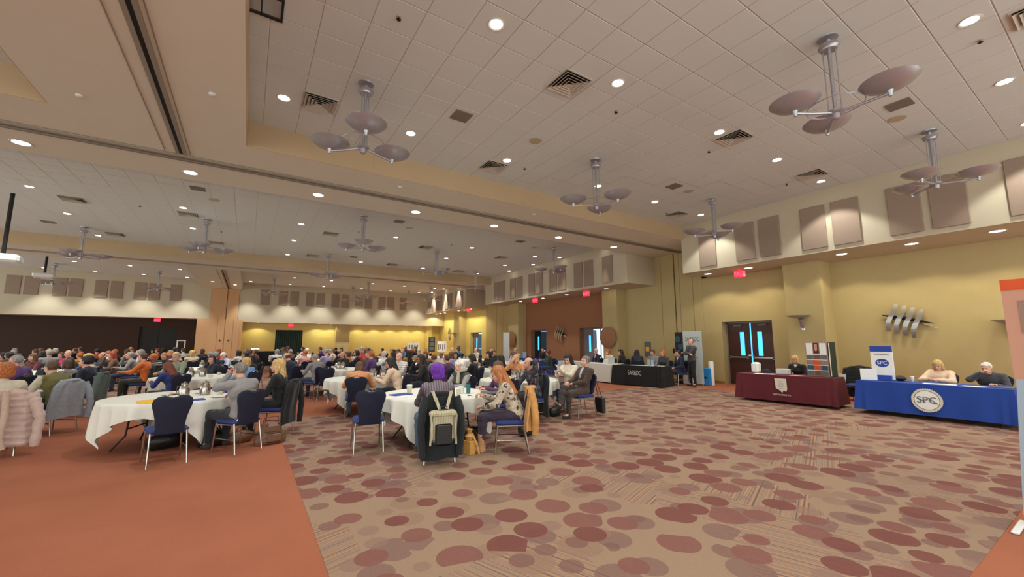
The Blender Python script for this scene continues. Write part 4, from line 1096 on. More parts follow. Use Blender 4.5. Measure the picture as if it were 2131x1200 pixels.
# ------------------------------------------------------------------ banquet chair
def back_outline(s=1.0):
    P = []
    R = [(0.165, 0.40), (0.158, 0.50), (0.168, 0.60), (0.19, 0.70), (0.212, 0.77), (0.22, 0.825), (0.205, 0.875), (0.165, 0.905), (0.10, 0.918), (0.065, 0.912), (0.05, 0.895), (0.0, 0.888)]
    P = R + [(-x, z) for x, z in R[::-1][1:]]
    return [(x * s, z) for x, z in P]
def chair_mbs():
    seat = MB().bbox((0, 0.01, 0.445), (0.44, 0.44, 0.075), 0.03)
    o = back_outline(); n = len(o); tl = lambda z: -0.19 - (z - 0.40) * 0.16
    bk = MB()
    cx, cz = 0, 0.66
    rings = []
    for (off, sc) in ((-0.018, 0.93), (-0.03, 1.0), (0.0, 1.0)):
        pass
    V = []
    for (dy, sc) in ((0.03, 0.9), (0.022, 1.0), (-0.015, 1.0), (-0.03, 0.9)):
        V += [((x) * sc, tl(z) + dy, cz + (z - cz) * sc) for x, z in o]
    F = [tuple(range(n)), tuple(range(4 * n - 1, 3 * n - 1, -1))]
    for k in range(3):
        for i in range(n):
            j = (i + 1) % n; F.append((k * n + j, k * n + i, (k + 1) * n + i, (k + 1) * n + j))
    bk.add(V, F)
    hd = MB().tube([(-0.075, tl(0.9), 0.9), (-0.05, tl(0.925), 0.93), (0, tl(0.93), 0.94), (0.05, tl(0.925), 0.93), (0.075, tl(0.9), 0.9)], 0.009, 8)
    hd.tube([(-0.075, tl(0.9), 0.9), (-0.04, tl(0.88), 0.893), (0, tl(0.88), 0.883), (0.04, tl(0.88), 0.893), (0.075, tl(0.9), 0.9)], 0.008, 8)
    legs = []
    for sx in (-1, 1):
        legs.append(MB().tube([(sx * 0.2, 0.2, 0.42), (sx * 0.215, 0.235, 0.0)], [0.0125, 0.011], 8))
        legs.append(MB().tube([(sx * 0.195, -0.185, 0.43), (sx * 0.21, -0.27, 0.0)], [0.0125, 0.011], 8))
    fr = MB().tube([(-0.2, 0.2, 0.40), (0.2, 0.2, 0.40), (0.195, -0.185, 0.41), (-0.195, -0.185, 0.41), (-0.2, 0.2, 0.40)], 0.011, 6)
    for sx in (-1, 1): fr.tube([(sx * 0.175, -0.175, 0.41), (sx * 0.15, tl(0.5) - 0.0, 0.5)], 0.011, 6)
    st = [MB().tube([(sx * 0.208, 0.215, 0.2), (sx * 0.204, -0.225, 0.2)], 0.008, 6) for sx in (-1, 1)]
    return seat, bk, hd, legs, fr, st
def make_chair():
    seat, bk, hd, legs, fr, st = chair_mbs()
    t = thing('banquet_chair', '', 'chair')
    part('seat', seat, M['seat_fabric'], t, True); part('backrest', bk, M['navy_fabric'], t, True); part('handle', hd, M['chrome'], t, True)
    for l in legs: part('leg', l, M['chrome'], t, True)
    part('seat_frame', fr, M['chrome'], t, True)
    for s in st: part('stretcher', s, M['chrome'], t, True)
    return t
CHAIR0 = make_chair(); cu_ = [False]
def chair(x, y, rz, label, group='banquet chairs around the round tables'):
    o = CHAIR0 if not cu_[0] else copy_tree(CHAIR0); cu_[0] = True
    return place(o, (x, y, 0), rz, label, group)
FC = MB(); _s, _b, _h, _l, _f, _t = chair_mbs()
FC_ME = None
def far_chair_mesh():
    me = bpy.data.meshes.new('banquet_chair'); allm = MB(); idx = []
    for mb, mi in ((_s, 0), (_b, 1), (_h, 2), (_l[0], 2), (_l[1], 2), (_l[2], 2), (_l[3], 2), (_f, 2)):
        allm.add(mb.v, mb.f); idx += [mi] * len(mb.f)
    me.from_pydata(allm.v, [], allm.f)
    for m in ('seat_fabric', 'navy_fabric', 'chrome'): me.materials.append(M[m])
    me.polygons.foreach_set('material_index', idx); me.update()
    return me
FC_ME = far_chair_mesh()
def far_chair(x, y, rz, label):
    return ob('banquet_chair', FC_ME, None, (x, y, 0), rz, label=label, category='chair', group='banquet chairs around the round tables')

# ------------------------------------------------------------------ round tables
def make_table(R=0.93):
    t = thing('round_table', '', 'table')
    part('tabletop', MB().lathe([(0, 0.715), (R - 0.02, 0.715), (R, 0.722), (R, 0.738), (R - 0.01, 0.742), (0, 0.742)], n=40), M['wood_top'], t)
    for s in (-1, 1):
        for q in (-1, 1):
            part('leg', MB().tube([(s * 0.45, q * 0.25, 0.71), (s * 0.5, q * 0.27, 0.2), (s * 0.62, q * 0.38, 0.0)], 0.014, 8), M['black_metal'], t, True)
        part('crossbar', MB().tube([(s * 0.49, -0.26, 0.3), (s * 0.49, 0.26, 0.3)], 0.011, 6), M['black_metal'], t, True)
    return t
def cloth_geo(R, S, seed, n=160, m=12, z0=0.748):
    rnd = random.Random(seed); ph = [rnd.uniform(0, 6.28) for _ in range(6)]
    mb = MB(); V = [(0, 0, z0)]; rings = []
    for r in (R * 0.5, R * 0.97): rings.append([(r * math.cos(2 * PI * i / n), r * math.sin(2 * PI * i / n), z0) for i in range(n)])
    for k in range(m + 1):
        ring = []
        for i in range(n):
            a = 2 * PI * i / n
            ext = S / max(abs(math.cos(a)), abs(math.sin(a)))
            ext = min(ext, S * 1.40)
            hang = max(0.16, ext - R)
            t = k / m; d = hang * t
            c4 = abs(math.sin(2 * a))                       # 1 at the corners
            fold = (0.006 + 0.075 * t) * (0.35 + 0.4 * c4) * math.sin(a * 22 + ph[0] + 0.9 * math.sin(a * 3 + ph[1])) + 0.02 * t * math.sin(a * 9 + ph[2])
            rr = R + 0.012 + 0.012 * math.sin(min(1, t * 3) * PI / 2) + max(fold, -0.06 * t) - 0.02 * t * t * c4
            zz = z0 - (0 if k == 0 else 0.004) - d + (0.0)
            ring.append((rr * math.cos(a), rr * math.sin(a), max(zz, 0.03)))
        rings.append(ring)
    for g in rings: V += g
    F = [(0, 1 + i, 1 + (i + 1) % n) for i in range(n)]
    for k in range(len(rings) - 1):
        for i in range(n):
            j = (i + 1) % n; F.append((1 + k * n + i, 1 + (k + 1) * n + i, 1 + (k + 1) * n + j, 1 + k * n + j))
    return mb.add(V, F)
TAB0 = make_table(); tu_ = [False]
CLOTHS = [cloth_geo(0.93, 1.13, s).mesh('tablecloth', M['white_cloth'], False) for s in (1, 2, 3)]
for me in CLOTHS: me.polygons.foreach_set('use_smooth', [True] * len(me.polygons))
CLO_LO = [cloth_geo(0.93, 1.13, s, 64, 5).mesh('tablecloth', M['white_cloth'], False) for s in (4, 5)]
for me in CLO_LO: me.polygons.foreach_set('use_smooth', [True] * len(me.polygons))
def round_table(x, y, rz, where, near=True, k=0):
    o = TAB0 if not tu_[0] else copy_tree(TAB0); tu_[0] = True
    place(o, (x, y, 0), rz, 'round table under a white cloth, ' + where, 'round tables')
    ob('tablecloth', (CLOTHS if near else CLO_LO)[k % (3 if near else 2)], None, (x, y, 0), rz, label='white cloth on the round table ' + where, category='tablecloth', group='white round tablecloths')

# ------------------------------------------------------------------ tableware
def cup(x, y, lab, z=0.749, cm='cream_print', lid=False, s=1.0):
    t = thing('cup', lab, 'cup', (x, y, z), 0, 'cups on the tables'); t.scale = (s, s, s)
    part('body', MB().lathe([(0.028, 0), (0.03, 0.002), (0.04, 0.1), (0.037, 0.1), (0.028, 0.006), (0, 0.006)], n=16), M[cm], t, True)
    if lid: part('lid', MB().lathe([(0.042, 0.098), (0.042, 0.108), (0.036, 0.116), (0, 0.114)], n=16), M['white_plastic'], t, True)
def mug(x, y, lab, z=0.749):
    t = thing('coffee_cup', lab, 'cup', (x, y, z), 0, 'cups on the tables')
    part('body', MB().lathe([(0.03, 0), (0.04, 0.015), (0.042, 0.075), (0.038, 0.075), (0.035, 0.012), (0, 0.01)], n=16), M['cream_print'], t, True)
    part('handle', MB().tube([(0.04, 0, 0.06), (0.062, 0, 0.055), (0.062, 0, 0.03), (0.04, 0, 0.02)], 0.005, 6), M['cream_print'], t, True)
def plate(x, y, lab, z=0.749, r=0.12):
    solo('plate', MB().lathe([(0.0, 0.003), (r * 0.6, 0.003), (r, 0.015), (r, 0.018), (r * 0.6, 0.008), (0, 0.008)], n=24), M['white_plastic'], lab, 'plate', (x, y, z), group='plates on the tables', smooth=True)
def pot(x, y, rz, lab, z=0.749):
    t = thing('coffee_pot', lab, 'coffee pot', (x, y, z), rz, 'steel coffee pots')
    part('body', MB().lathe([(0.06, 0), (0.075, 0.01), (0.078, 0.09), (0.06, 0.16), (0.045, 0.19), (0.05, 0.2), (0, 0.2)], n=24), M['chrome'], t, True)
    part('lid', MB().lathe([(0.052, 0.2), (0.045, 0.218), (0.01, 0.226), (0.012, 0.24), (0, 0.245)], n=20), M['chrome'], t, True)
    part('handle', MB().tube([(0.07, 0, 0.15), (0.12, 0, 0.17), (0.125, 0, 0.06), (0.075, 0, 0.04)], 0.008, 8), M['chrome'], t, True)
    part('spout', MB().tube([(-0.05, 0, 0.15), (-0.085, 0, 0.2)], [0.02, 0.01], 8), M['chrome'], t, True)
def glassy(x, y, lab, z=0.749):
    solo('water_glass', MB().lathe([(0.03, 0), (0.035, 0.12), (0.033, 0.12), (0.028, 0.006), (0, 0.006)], n=16), M['glass'], lab, 'glass', (x, y, z), group='water glasses', smooth=True)
def sheet(x, y, rz, lab, m='paper', sx=0.22, sy=0.28, z=0.749, th=0.003, cat='papers', group='papers on the tables', name='paper_sheet'):
    return solo(name, MB().bbox((0, 0, th / 2), (sx, sy, th), min(0.004, th * 0.4)), M[m], lab, cat, (x, y, z), rz, group)
# ------------------------------------------------------------------ draped coats and bags
def coat(x, y, rz, label, col, zb=0.32, w=0.25, puffer=False, sleeves=(1, 1), seed=0, m=None, flare=0.06, lap=0.0, cat='coat'):
    rnd = random.Random(seed); ph = rnd.uniform(0, 6.28)
    t = ob('draped_coat', None, None, (x, y, 0), rz, label=label, category=cat)
    n, L = 44, 26
    V, F = [], []
    zt = 0.955
    for k in range(L + 1):
        u = k / L; z = zt - (zt - zb) * u
        cy = -0.19 - (max(z, 0.45) - 0.40) * 0.16 - 0.012 - 0.02 * u
        a = w * (0.55 + 0.45 * min(1, (u * 6) ** 0.6)) + flare * u
        for i in range(n):
            th = 2 * PI * i / n; c, s = math.cos(th), math.sin(th)
            b = (0.045 if s > 0 else 0.075) * min(1.0, 0.25 + (u * 8) ** 0.7)
            f = 0.016 * min(1, u * 3) * math.sin(th * 7 + ph + 2.2 * u) + 0.01 * math.sin(th * 13 + ph * 2)
            if puffer: f += 0.045 * abs(math.sin(u * PI * 9)) + 0.004
            V.append((a * math.copysign(abs(c) ** 0.8, c) * (1 + f), cy + b * s + (f if s < 0 else f * 0.3) * (-1 if s < 0 else 1) * 0.9, z + 0.012 * math.sin(th * 3 + ph) * u))
    V.append((0, -0.28, zt + 0.006))
    for k in range(L):
        for i in range(n):
            j = (i + 1) % n; F.append((k * n + j, k * n + i, (k + 1) * n + i, (k + 1) * n + j))
    for i in range(n): F.append((i, (i + 1) % n, len(V) - 1))
    b = part('coat_body', MB().add(V, F), m or M['cloth'], t, color=C_(col)); b.data.polygons.foreach_set('use_smooth', [True] * len(b.data.polygons))
    for s, on in zip((-1, 1), sleeves):
        if not on: continue
        pts = [(s * (w - 0.03), -0.29, 0.88), (s * (w + 0.02), -0.33, 0.74), (s * (w + 0.03 + flare * 0.5), -0.35, 0.52), (s * (w + flare * 0.6), -0.34, max(0.12, zb - 0.04 * on))]
        q = []
        R = []
        N = 18
        for i in range(N + 1):
            f = i / N * 3; j = min(int(f), 2); g = f - j
            q.append(Vector(pts[j]).lerp(Vector(pts[j + 1]), g)); R.append(0.062 - 0.016 * i / N + (0.016 * abs(math.sin(i * 1.05)) if puffer else 0.004 * math.sin(i * 2.1)))
        part('sleeve', MB().tube(q, R, 12), m or M['cloth'], t, True, color=C_(col))
    part('collar', MB().tube([(-0.12, -0.23, 0.93), (-0.08, -0.33, 0.945), (0, -0.36, 0.95), (0.08, -0.33, 0.945), (0.12, -0.23, 0.93)], 0.028, 10), m or M['cloth'], t, True, color=C_(tuple(min(255, int(c * 1.06)) for c in col)))
    return t

def facing(dx, dy): return math.atan2(-dx, dy)

# ------------------------------------------------------------------ exhibitors' tables
def rect_cloth_mb(sx, sy, zt, zh, seed=0, flare=0.05, fold=0.02):
    rnd = random.Random(seed); ph = rnd.uniform(0, 6)
    per = []
    def edge(a, b, n):
        for i in range(n): per.append((a[0] + (b[0] - a[0]) * i / n, a[1] + (b[1] - a[1]) * i / n))
    X, Y = sx / 2, sy / 2; e = 0.02
    cs = [(-X, -Y), (X, -Y), (X, Y), (-X, Y)]
    for i in range(4):
        a, b = cs[i], cs[(i + 1) % 4]; L = math.hypot(b[0] - a[0], b[1] - a[1])
        edge(a, b, int(L / 0.035))
    n = len(per); V = [(x * .97, y * .97, zt) for x, y in per]; m = 9
    dist = [min(math.hypot(x - c[0], y - c[1]) for c in cs) for x, y in per]
    for k in range(m + 1):
        t = k / m
        for (x, y), d in zip(per, dist):
            corner = max(0, 1 - d / 0.3)
            s = i * 0
            wave = fold * t * math.sin((x * 9 + y * 11) + ph) + 0.045 * t * corner * math.cos(d * 38)
            out = 0.006 + flare * t * (0.35 + corner) + wave * 0.6
            nx, ny = (math.copysign(1, x) if abs(abs(x) - X) < 1e-6 else 0), (math.copysign(1, y) if abs(abs(y) - Y) < 1e-6 else 0)
            if nx and ny: nx *= 0.75; ny *= 0.75
            V.append((x + nx * out, y + ny * out, zt - (0.002 if k == 0 else 0) - (zt - zh) * t))
    F = [tuple(range(n))]
    for k in range(m + 1):
        for i in range(n):
            j = (i + 1) % n; F.append((k * n + j, k * n + i, (k + 1) * n + i, (k + 1) * n + j))
    return MB().add(V, F)
def booth_table(x, y, sx, sy, rz, cloth_mat, lab_t, lab_c, zh=0.05, seed=0):
    t = thing('folding_table', lab_t, 'table', (x, y, 0), rz)
    part('tabletop', MB().bbox((0, 0, 0.725), (sx - 0.02, sy - 0.02, 0.03), 0.008), M['white_plastic'], t)
    for a in (-1, 1):
        for b in (-1, 1): part('leg', MB().tube([(a * (sx / 2 - 0.14), b * (sy / 2 - 0.25), 0.71), (a * (sx / 2 - 0.12), b * (sy / 2 - 0.22), 0)], 0.014, 8), M['black_metal'], t, True)
    me = rect_cloth_mb(sx, sy, 0.748, zh, seed).mesh('tablecloth', cloth_mat, True)
    return ob('tablecloth', me, None, (x, y, 0), rz, label=lab_c, category='tablecloth')

# SPC table, blue
spc = booth_table(12.55, 2.71, 0.78, 2.38, 0, M['blue_cloth'], 'folding table under the royal blue cloth at the right', 'royal blue tablecloth with a round cream SPC emblem, at the right wall', 0.1, 1)
ex = -0.39 - 0.05
def star(R, r, n): return [((R if i % 2 == 0 else r) * math.cos(PI * i / n), (R if i % 2 == 0 else r) * math.sin(PI * i / n)) for i in range(2 * n)]
part('emblem', remap(MB().prism(star(0.25, 0.232, 44), 0, 0.004, 'z'), lambda a, b, c: (ex - c, -a, b + 0.42)), M['cream_print'], spc)
part('emblem_ring', remap(MB().lathe([(0.192, 0.005), (0.197, 0.006), (0.202, 0.005)], n=48), lambda a, b, c: (ex - c, -a, b + 0.42)), M['ink_grey'], spc)
part('emblem_field', remap(MB().lathe([(0, 0.0045), (0.19, 0.0045), (0.19, 0.004)], n=48), lambda a, b, c: (ex - c, -a, b + 0.42)), M['paper'], spc)
part('lettering', faceneg_x(text_mb('SPC', 0.19, 0.004, 1.0), ex - 0.008, 0, 0.42), M['ink_grey'], spc)
part('emblem_swash', remap(MB().add([(-0.17, 0.06, 0), (-0.02, -0.05, 0), (-0.02, -0.03, 0), (-0.17, 0.075, 0), (0.02, 0.04, 0), (0.16, -0.07, 0), (0.165, -0.055, 0), (0.03, 0.06, 0)], [(0, 1, 2, 3), (4, 5, 6, 7)]), lambda a, b, c: (ex - 0.012, -a, b + 0.42)), M['ink_grey'], spc)
# runner and papers on it
sheet(12.42, 2.55, 0.1, 'white papers on the blue table in front of the person in the pale sweater', sx=0.28, sy=0.5, z=0.75)
sheet(12.35, 2.05, -0.1, 'white papers lying at the right part of the blue table', sx=0.24, sy=0.34, z=0.75)
sheet(12.5, 1.68, 0.2, 'grey brochures near the right end of the blue table', 'ink_grey', 0.22, 0.28, 0.75, 0.012, 'brochures', 'brochures on tables', 'brochure')
cup(12.75, 3.05, 'white paper cup on the blue table left of the person in the pale sweater', 0.75, 'white_plastic', True)
d = thing('display_stand', 'upright white and blue tabletop display with a round SPC logo', 'display', (12.6, 3.5, 0.75), -PI / 2 + 0.1)
part('board', MB().bbox((0, 0, 0.4), (0.40, 0.03, 0.78), 0.006), M['paper'], d)
part('header', MB().bx(-0.2, 0.2, -0.022, -0.016, 0.66, 0.79), M['print_blue'], d)
part('footer', MB().bx(-0.15, 0.15, -0.13, -0.02, 0.01, 0.12), M['print_blue'], d)
part('logo', remap(MB().lathe([(0, 0), (0.12, 0), (0.12, 0.003)], n=32, sx=1.0, sy=0.78), lambda a, b, c: (a, -0.019 - c, b + 0.40)), M['print_blue'], d)
part('logo_text', faceneg_y(text_mb('SPC', 0.11, 0.003), 0, -0.026, 0.4), M['paper'], d)
part('caption', faceneg_y(text_mb('PLANNING', 0.05, 0.002, 1.1), 0, -0.02, 0.6), M['ink_grey'], d)
solo('info_card', MB().bbox((0, 0, 0.13), (0.3, 0.02, 0.26), 0.005), M['paper'], 'blank white card standing left of the blue and white display', 'card', (12.4, 3.72, 0.75), -PI / 2 + 0.35)
solo('black_pouch', MB().bbox((0, 0, 0.06), (0.26, 0.2, 0.12), 0.05), M['black_leather'], 'black soft pouch behind the display on the blue table', 'pouch', (12.75, 3.25, 0.75), 0.3)
# maroon table
mar = booth_table(12.5, 5.52, 0.8, 2.3, 0.06, M['maroon_cloth'], 'folding table under the maroon cloth', 'maroon tablecloth with a cream badge and small lettering, in front of the dark double doors', 0.07, 3)
ex = -0.40 - 0.045
shield = [(-0.15, 0.17), (0.13, 0.17), (0.14, -0.1), (0.11, -0.17), (0.05, -0.14), (0.02, -0.2), (-0.06, -0.13), (-0.13, -0.1)]
part('badge', remap(MB().prism(shield, 0, 0.004, 'z'), lambda a, b, c: (ex - c, -a, b + 0.5)), M['cream_print'], mar)
for (w_, h_, z_) in ((0.1, 0.02, 0.6), (0.12, 0.12, 0.5), (0.08, 0.02, 0.41)):
    part('badge_mark', MB().bx(ex - 0.008, ex - 0.005, -w_ / 2, w_ / 2, z_ - h_ / 2, z_ + h_ / 2), M['ink_silver'], mar)
part('lettering', faceneg_x(text_mb('NETWORKS PA', 0.062, 0.003, 1.0), ex - 0.002, 0, 0.24), M['cream_print'], mar)
cb = thing('display_case', 'tall tabletop display with a maroon crest and rows of small photographs', 'display', (12.55, 4.78, 0.75), -PI / 2 - 0.05)
part('front_board', MB().bbox((0, -0.02, 0.44), (0.5, 0.05, 0.88), 0.006), M['mauve_print'], cb)
part('side_board', MB().bbox((0.262, 0.17, 0.44), (0.03, 0.34, 0.88), 0.006), M['green_board'], cb)
part('side_text', MB().bx(0.278, 0.282, -0.04, 0.01, 0.02, 0.86), M['cream_print'], cb)
part('side_panel', MB().bx(-0.25, 0.25, 0.01, 0.03, 0, 0.88), M['green_board'], cb)
for a in (-0.155, 0.155): part('header_panel', MB().bx(a - 0.075, a + 0.075, -0.052, -0.046, 0.57, 0.86), M['paper'], cb)
part('crest', MB().bx(-0.055, 0.055, -0.056, -0.046, 0.6, 0.86), M['maroon_cloth'], cb)
part('crest_mark', remap(MB().prism([(-0.035, 0.09), (0.035, 0.09), (0.03, -0.06), (0, -0.1), (-0.03, -0.06)], 0, 0.003, 'z'), lambda a, b, c: (a, -0.058 - c, b + 0.74)), M['pink_print'], cb)
pm = [M['ink_grey'], M['orange_print'], M['mauve_print'], M['brown_leather'], M['print_teal'], M['pink_print']]
for r in range(4):
    for c in range(3):
        part('photo', MB().bx(-0.225 + c * 0.158, -0.09 + c * 0.158, -0.053, -0.046, 0.44 - r * 0.135, 0.55 - r * 0.135), pm[1 if (r == 1 and c == 1) else (r * 2 + c * 3) % 6], cb)
for zz in (0.56, 0.427, 0.292, 0.157): part('white_strip', MB().bx(-0.24, 0.24, -0.05, -0.045, zz - 0.008, zz + 0.008), M['paper'], cb)
solo('bag', MB().bbox((0, 0, 0.15), (0.24, 0.2, 0.3), 0.04), M['paper'], 'white upright bag at the left end of the maroon table', 'bag', (12.55, 6.35, 0.75), 0.1)
sheet(12.3, 6.0, 0.2, 'white sheets on the left part of the maroon table', sx=0.3, sy=0.5, z=0.75)
solo('cap', MB().lathe([(0.1, 0), (0.105, 0.05), (0.07, 0.11), (0, 0.125)], n=20), M['navy_fabric'], 'folded dark navy hat on the maroon table', 'hat', (12.5, 6.05, 0.753), 0, smooth=True)
solo('box', MB().bbox((0, 0, 0.07), (0.26, 0.3, 0.14), 0.01), M['silver_poster'], 'pale grey low box on the maroon table beside the seated person', 'box', (12.7, 5.7, 0.75), 0.15)
sheet(12.3, 5.2, -0.2, 'pink tinted leaflets on the maroon table before the display', 'pink_print', 0.2, 0.3, 0.75, 0.01, 'leaflets', 'brochures on tables', 'brochure')
# black table and white table
blk = booth_table(12.78, 10.72, 0.86, 1.98, 0.24, M['black_cloth'], 'folding table under the black cloth', 'black tablecloth reading SAP&DC in silver letters', 0.03, 5)
part('lettering', faceneg_x(text_mb('SAP&DC', 0.25, 0.004, 0.62, 0.95), -0.43 - 0.05, 0.05, 0.48), M['ink_silver'], blk)
sheet(12.7, 10.6, 0.3, 'white papers spread over the black table', sx=0.3, sy=0.9, z=0.75)
sheet(13.0, 10.0, 0.24, 'white sheet at the right end of the black table', z=0.75)
for k, (x, y, l) in enumerate(((12.75, 10.35, 'left'), (12.68, 10.28, 'middle'), (12.8, 10.22, 'right'))):
    solo('brochure_card', MB().bbox((0, 0, 0.11), (0.1, 0.015, 0.22), 0.003), M['pale_blue_print'] if k else M['paper'], 'pale blue brochure standing on the black table, %s one of three' % l, 'card', (x, y, 0.75), -PI / 2 + 0.5 * k)
wh = booth_table(12.62, 12.75, 0.8, 1.9, 0.04, M['white_cloth'], 'folding table under the white cloth beside the black one', 'long white tablecloth on the table left of the black one', 0.04, 6)
solo('info_card', MB().bbox((0, 0, 0.14), (0.3, 0.02, 0.28), 0.005), M['silver_poster'], 'grey card standing on the white table near its right end', 'card', (12.5, 12.0, 0.75), -PI / 2 + 0.2)
solo('info_card', MB().bbox((0, 0, 0.13), (0.28, 0.02, 0.26), 0.005), M['pale_blue_print'], 'pale blue card standing on the far end of the white table', 'card', (12.5, 13.4, 0.75), -PI / 2 + 0.1)
solo('white_box', MB().bbox((0, 0, 0.08), (0.3, 0.3, 0.16), 0.02), M['paper'], 'low white box on the white table', 'box', (12.75, 12.4, 0.75), 0.1)
# blue tables in the middle bay
for x, y, l in ((13.2, 19.3, 'farther blue tablecloth by the black doorway'), (12.9, 16.7, 'nearer blue tablecloth in front of the open doorway')):
    booth_table(x, y, 0.75, 1.5, 0.05, M['blue_cloth'], 'folding table under the ' + l, l, 0.03, 8)
solo('info_card', MB().bbox((0, 0, 0.16), (0.3, 0.02, 0.32), 0.005), M['pale_blue_print'], 'pale blue card standing on the farther blue table', 'card', (13.1, 19.1, 0.75), -PI / 2 + 0.1)
solo('rack', MB().bx(-0.2, 0.2, -0.01, 0.01, 0, 0.42).bx(-0.2, -0.18, -0.1, 0.1, 0, 0.45).bx(0.18, 0.2, -0.1, 0.1, 0, 0.45), M['silver_poster'], 'pale leaflet rack before the farther blue table', 'rack', (12.6, 18.8, 0.0), -PI / 2)
booth_table(13.0, 14.9, 0.75, 1.3, 0.0, M['white_cloth'], 'folding table under the small white cloth near the open doorway', 'small white tablecloth on the table near the open doorway', 0.04, 9)

# banners and things along the right wall
bn = thing('roll_up_banner', 'grey white roll-up banner reading SAP&DC behind the standing person', 'banner', (14.65, 9.75, 0), -PI / 2)
part('sheet', MB().bbox((0, 0, 1.05), (0.8, 0.012, 2.0), 0.004), M['silver_poster'], bn)
part('base', MB().bbox((0, 0, 0.04), (0.84, 0.2, 0.08), 0.02), M['steel'], bn)
part('lettering', faceneg_y(text_mb('SAP&DC', 0.26, 0.003, 0.66, 0.97), 0.0, -0.01, 1.74), M['ink_grey'], bn)
for k in range(6): part('text_line', MB().bx(-0.3, 0.1 + 0.15 * ((k * 7) % 3) / 3, -0.01, -0.007, 1.48 - k * 0.09, 1.505 - k * 0.09), M['ink_grey'], bn)
b2_ = thing('roll_up_banner', 'dark blue banner with teal circles beside the grey white one', 'banner', (14.75, 10.42, 0), -PI / 2)
part('sheet', MB().bbox((0, 0, 1.05), (0.36, 0.012, 1.96), 0.004), M['ink_black'], b2_)
for k, (cx, cz, r) in enumerate(((-0.05, 1.75, 0.13), (0.06, 1.45, 0.12), (-0.02, 1.1, 0.14), (0.03, 0.7, 0.1))):
    part('print_circle', remap(MB().lathe([(0, 0), (r, 0), (r, 0.003)], n=20), lambda a, b, c, cx=cx, cz=cz: (a + cx, -0.009 - c, b + cz)), M['print_teal'], b2_)
part('base', MB().bbox((0, 0, 0.04), (0.4, 0.2, 0.08), 0.02), M['black_metal'], b2_)
solo('poster_tube', MB().lathe([(0.1, 0), (0.1, 0.86), (0.085, 0.9), (0, 0.9)], n=20), M['white_plastic'], 'tall white cylinder standing by the dark double doors', 'cylinder', (15.1, 9.32, 0), smooth=True)
solo('poster_tube', MB().lathe([(0.075, 0), (0.075, 0.8), (0.06, 0.84), (0, 0.84)], n=20), M['silver_poster'], 'slimmer pale cylinder behind the tall white one', 'cylinder', (15.35, 9.5, 0), smooth=True)
bb = thing('carrier_bag', 'bright blue upright bag with a dark bird-like mark by the wall', 'bag', (14.75, 9.3, 0), -PI / 2)
part('body', MB().bbox((0, 0, 0.33), (0.3, 0.16, 0.64), 0.01), mat('bright_blue_bag', srgb(34, 130, 200), 0.6), bb)
part('mark', remap(MB().prism([(-0.08, 0.0), (-0.02, 0.05), (0.02, 0.02), (0.08, 0.05), (0.04, -0.02), (0.0, -0.06), (-0.03, -0.02)], 0, 0.003, 'z'), lambda a, b, c: (a, -0.083 - c, b + 0.3)), M['ink_black'], bb)
solo('white_carton', MB().bbox((0, 0, 0.32), (0.2, 0.2, 0.64), 0.02), M['white_plastic'], 'slim white carton left of the bright blue bag', 'box', (14.8, 9.53, 0))
cc = thing('cooler', 'white cool box with a black lid behind the standing person', 'cooler', (14.6, 9.95, 0), -PI / 2)
part('body', MB().bbox((0, 0, 0.3), (0.36, 0.3, 0.6), 0.04), M['white_plastic'], cc); part('lid', MB().bbox((0, 0, 0.64), (0.38, 0.32, 0.07), 0.02), M['black_leather'], cc)
for x, y, l in ((14.6, 5.08, 'white ribbed bin between the maroon and blue tables'), (15.6, 7.0, 'pale waste bin by the column behind the maroon table')):
    solo('waste_bin', MB().lathe([(0.17, 0), (0.2, 0.7), (0.21, 0.72), (0.19, 0.72), (0.16, 0.02), (0, 0.02)], n=24), M['white_plastic'], l, 'bin', (x, y, 0), smooth=True)
solo('switch_plate', MB().bbox((0, 0, 0), (0.012, 0.09, 0.2), 0.004), M['dark'], 'small black wall switch left of the SAP&DC banners', 'switch', (15.88, 11.5, 1.25))
fw_ = thing('notice_stand', 'small grey notice with a yellow patch on the wall behind the black table', 'notice', (15.88, 12.9, 1.2), -PI / 2)
part('panel', MB().bbox((0, 0, 0.1), (0.36, 0.03, 0.7), 0.005), M['ink_grey'], fw_); part('yellow_patch', MB().bx(-0.1, 0.1, -0.02, -0.016, 0.0, 0.2), M['gold_paper'], fw_)
wb = thing('roll_up_banner', 'tall plain white banner seen edge on near the far round disc', 'banner', (14.2, 22.8, 0), -PI / 2 + 0.15)
part('sheet', MB().bbox((0, 0, 1.15), (0.62, 0.012, 2.2), 0.004), M['silver_poster'], wb); part('base', MB().bbox((0, 0, 0.04), (0.7, 0.3, 0.08), 0.02), M['steel'], wb)
# banner cut by the right frame edge
rb = thing('roll_up_banner', 'tall roll-up banner with an orange header cut off by the right picture edge', 'banner', (5.98, 0.2, 0), -PI / 2 + 0.0)
part('upper_sheet', MB().bx(-0.53, 0.6, -0.006, 0.006, 1.3, 2.12), M['pink_print'], rb)
part('header', MB().bx(-0.53, 0.6, -0.009, 0.009, 2.12, 2.22), M['orange_print'], rb)
part('text_block', MB().bx(-0.44, 0.5, -0.011, -0.007, 1.72, 2.02), M['mauve_print'], rb)
part('lower_sheet', MB().add([(-0.52, -0.007, 1.3), (-0.6, -0.007, 0.1), (0.6, -0.007, 0.1), (0.6, -0.007, 1.3), (-0.52, 0.007, 1.3), (-0.6, 0.007, 0.1), (0.6, 0.007, 0.1), (0.6, 0.007, 1.3)], [(0, 1, 2, 3), (7, 6, 5, 4), (0, 4, 5, 1), (3, 2, 6, 7), (1, 5, 6, 2), (0, 3, 7, 4)]), M['pale_blue_print'], rb)
part('base', MB().bbox((0, 0, 0.05), (1.2, 0.1, 0.1), 0.02), M['steel'], rb)
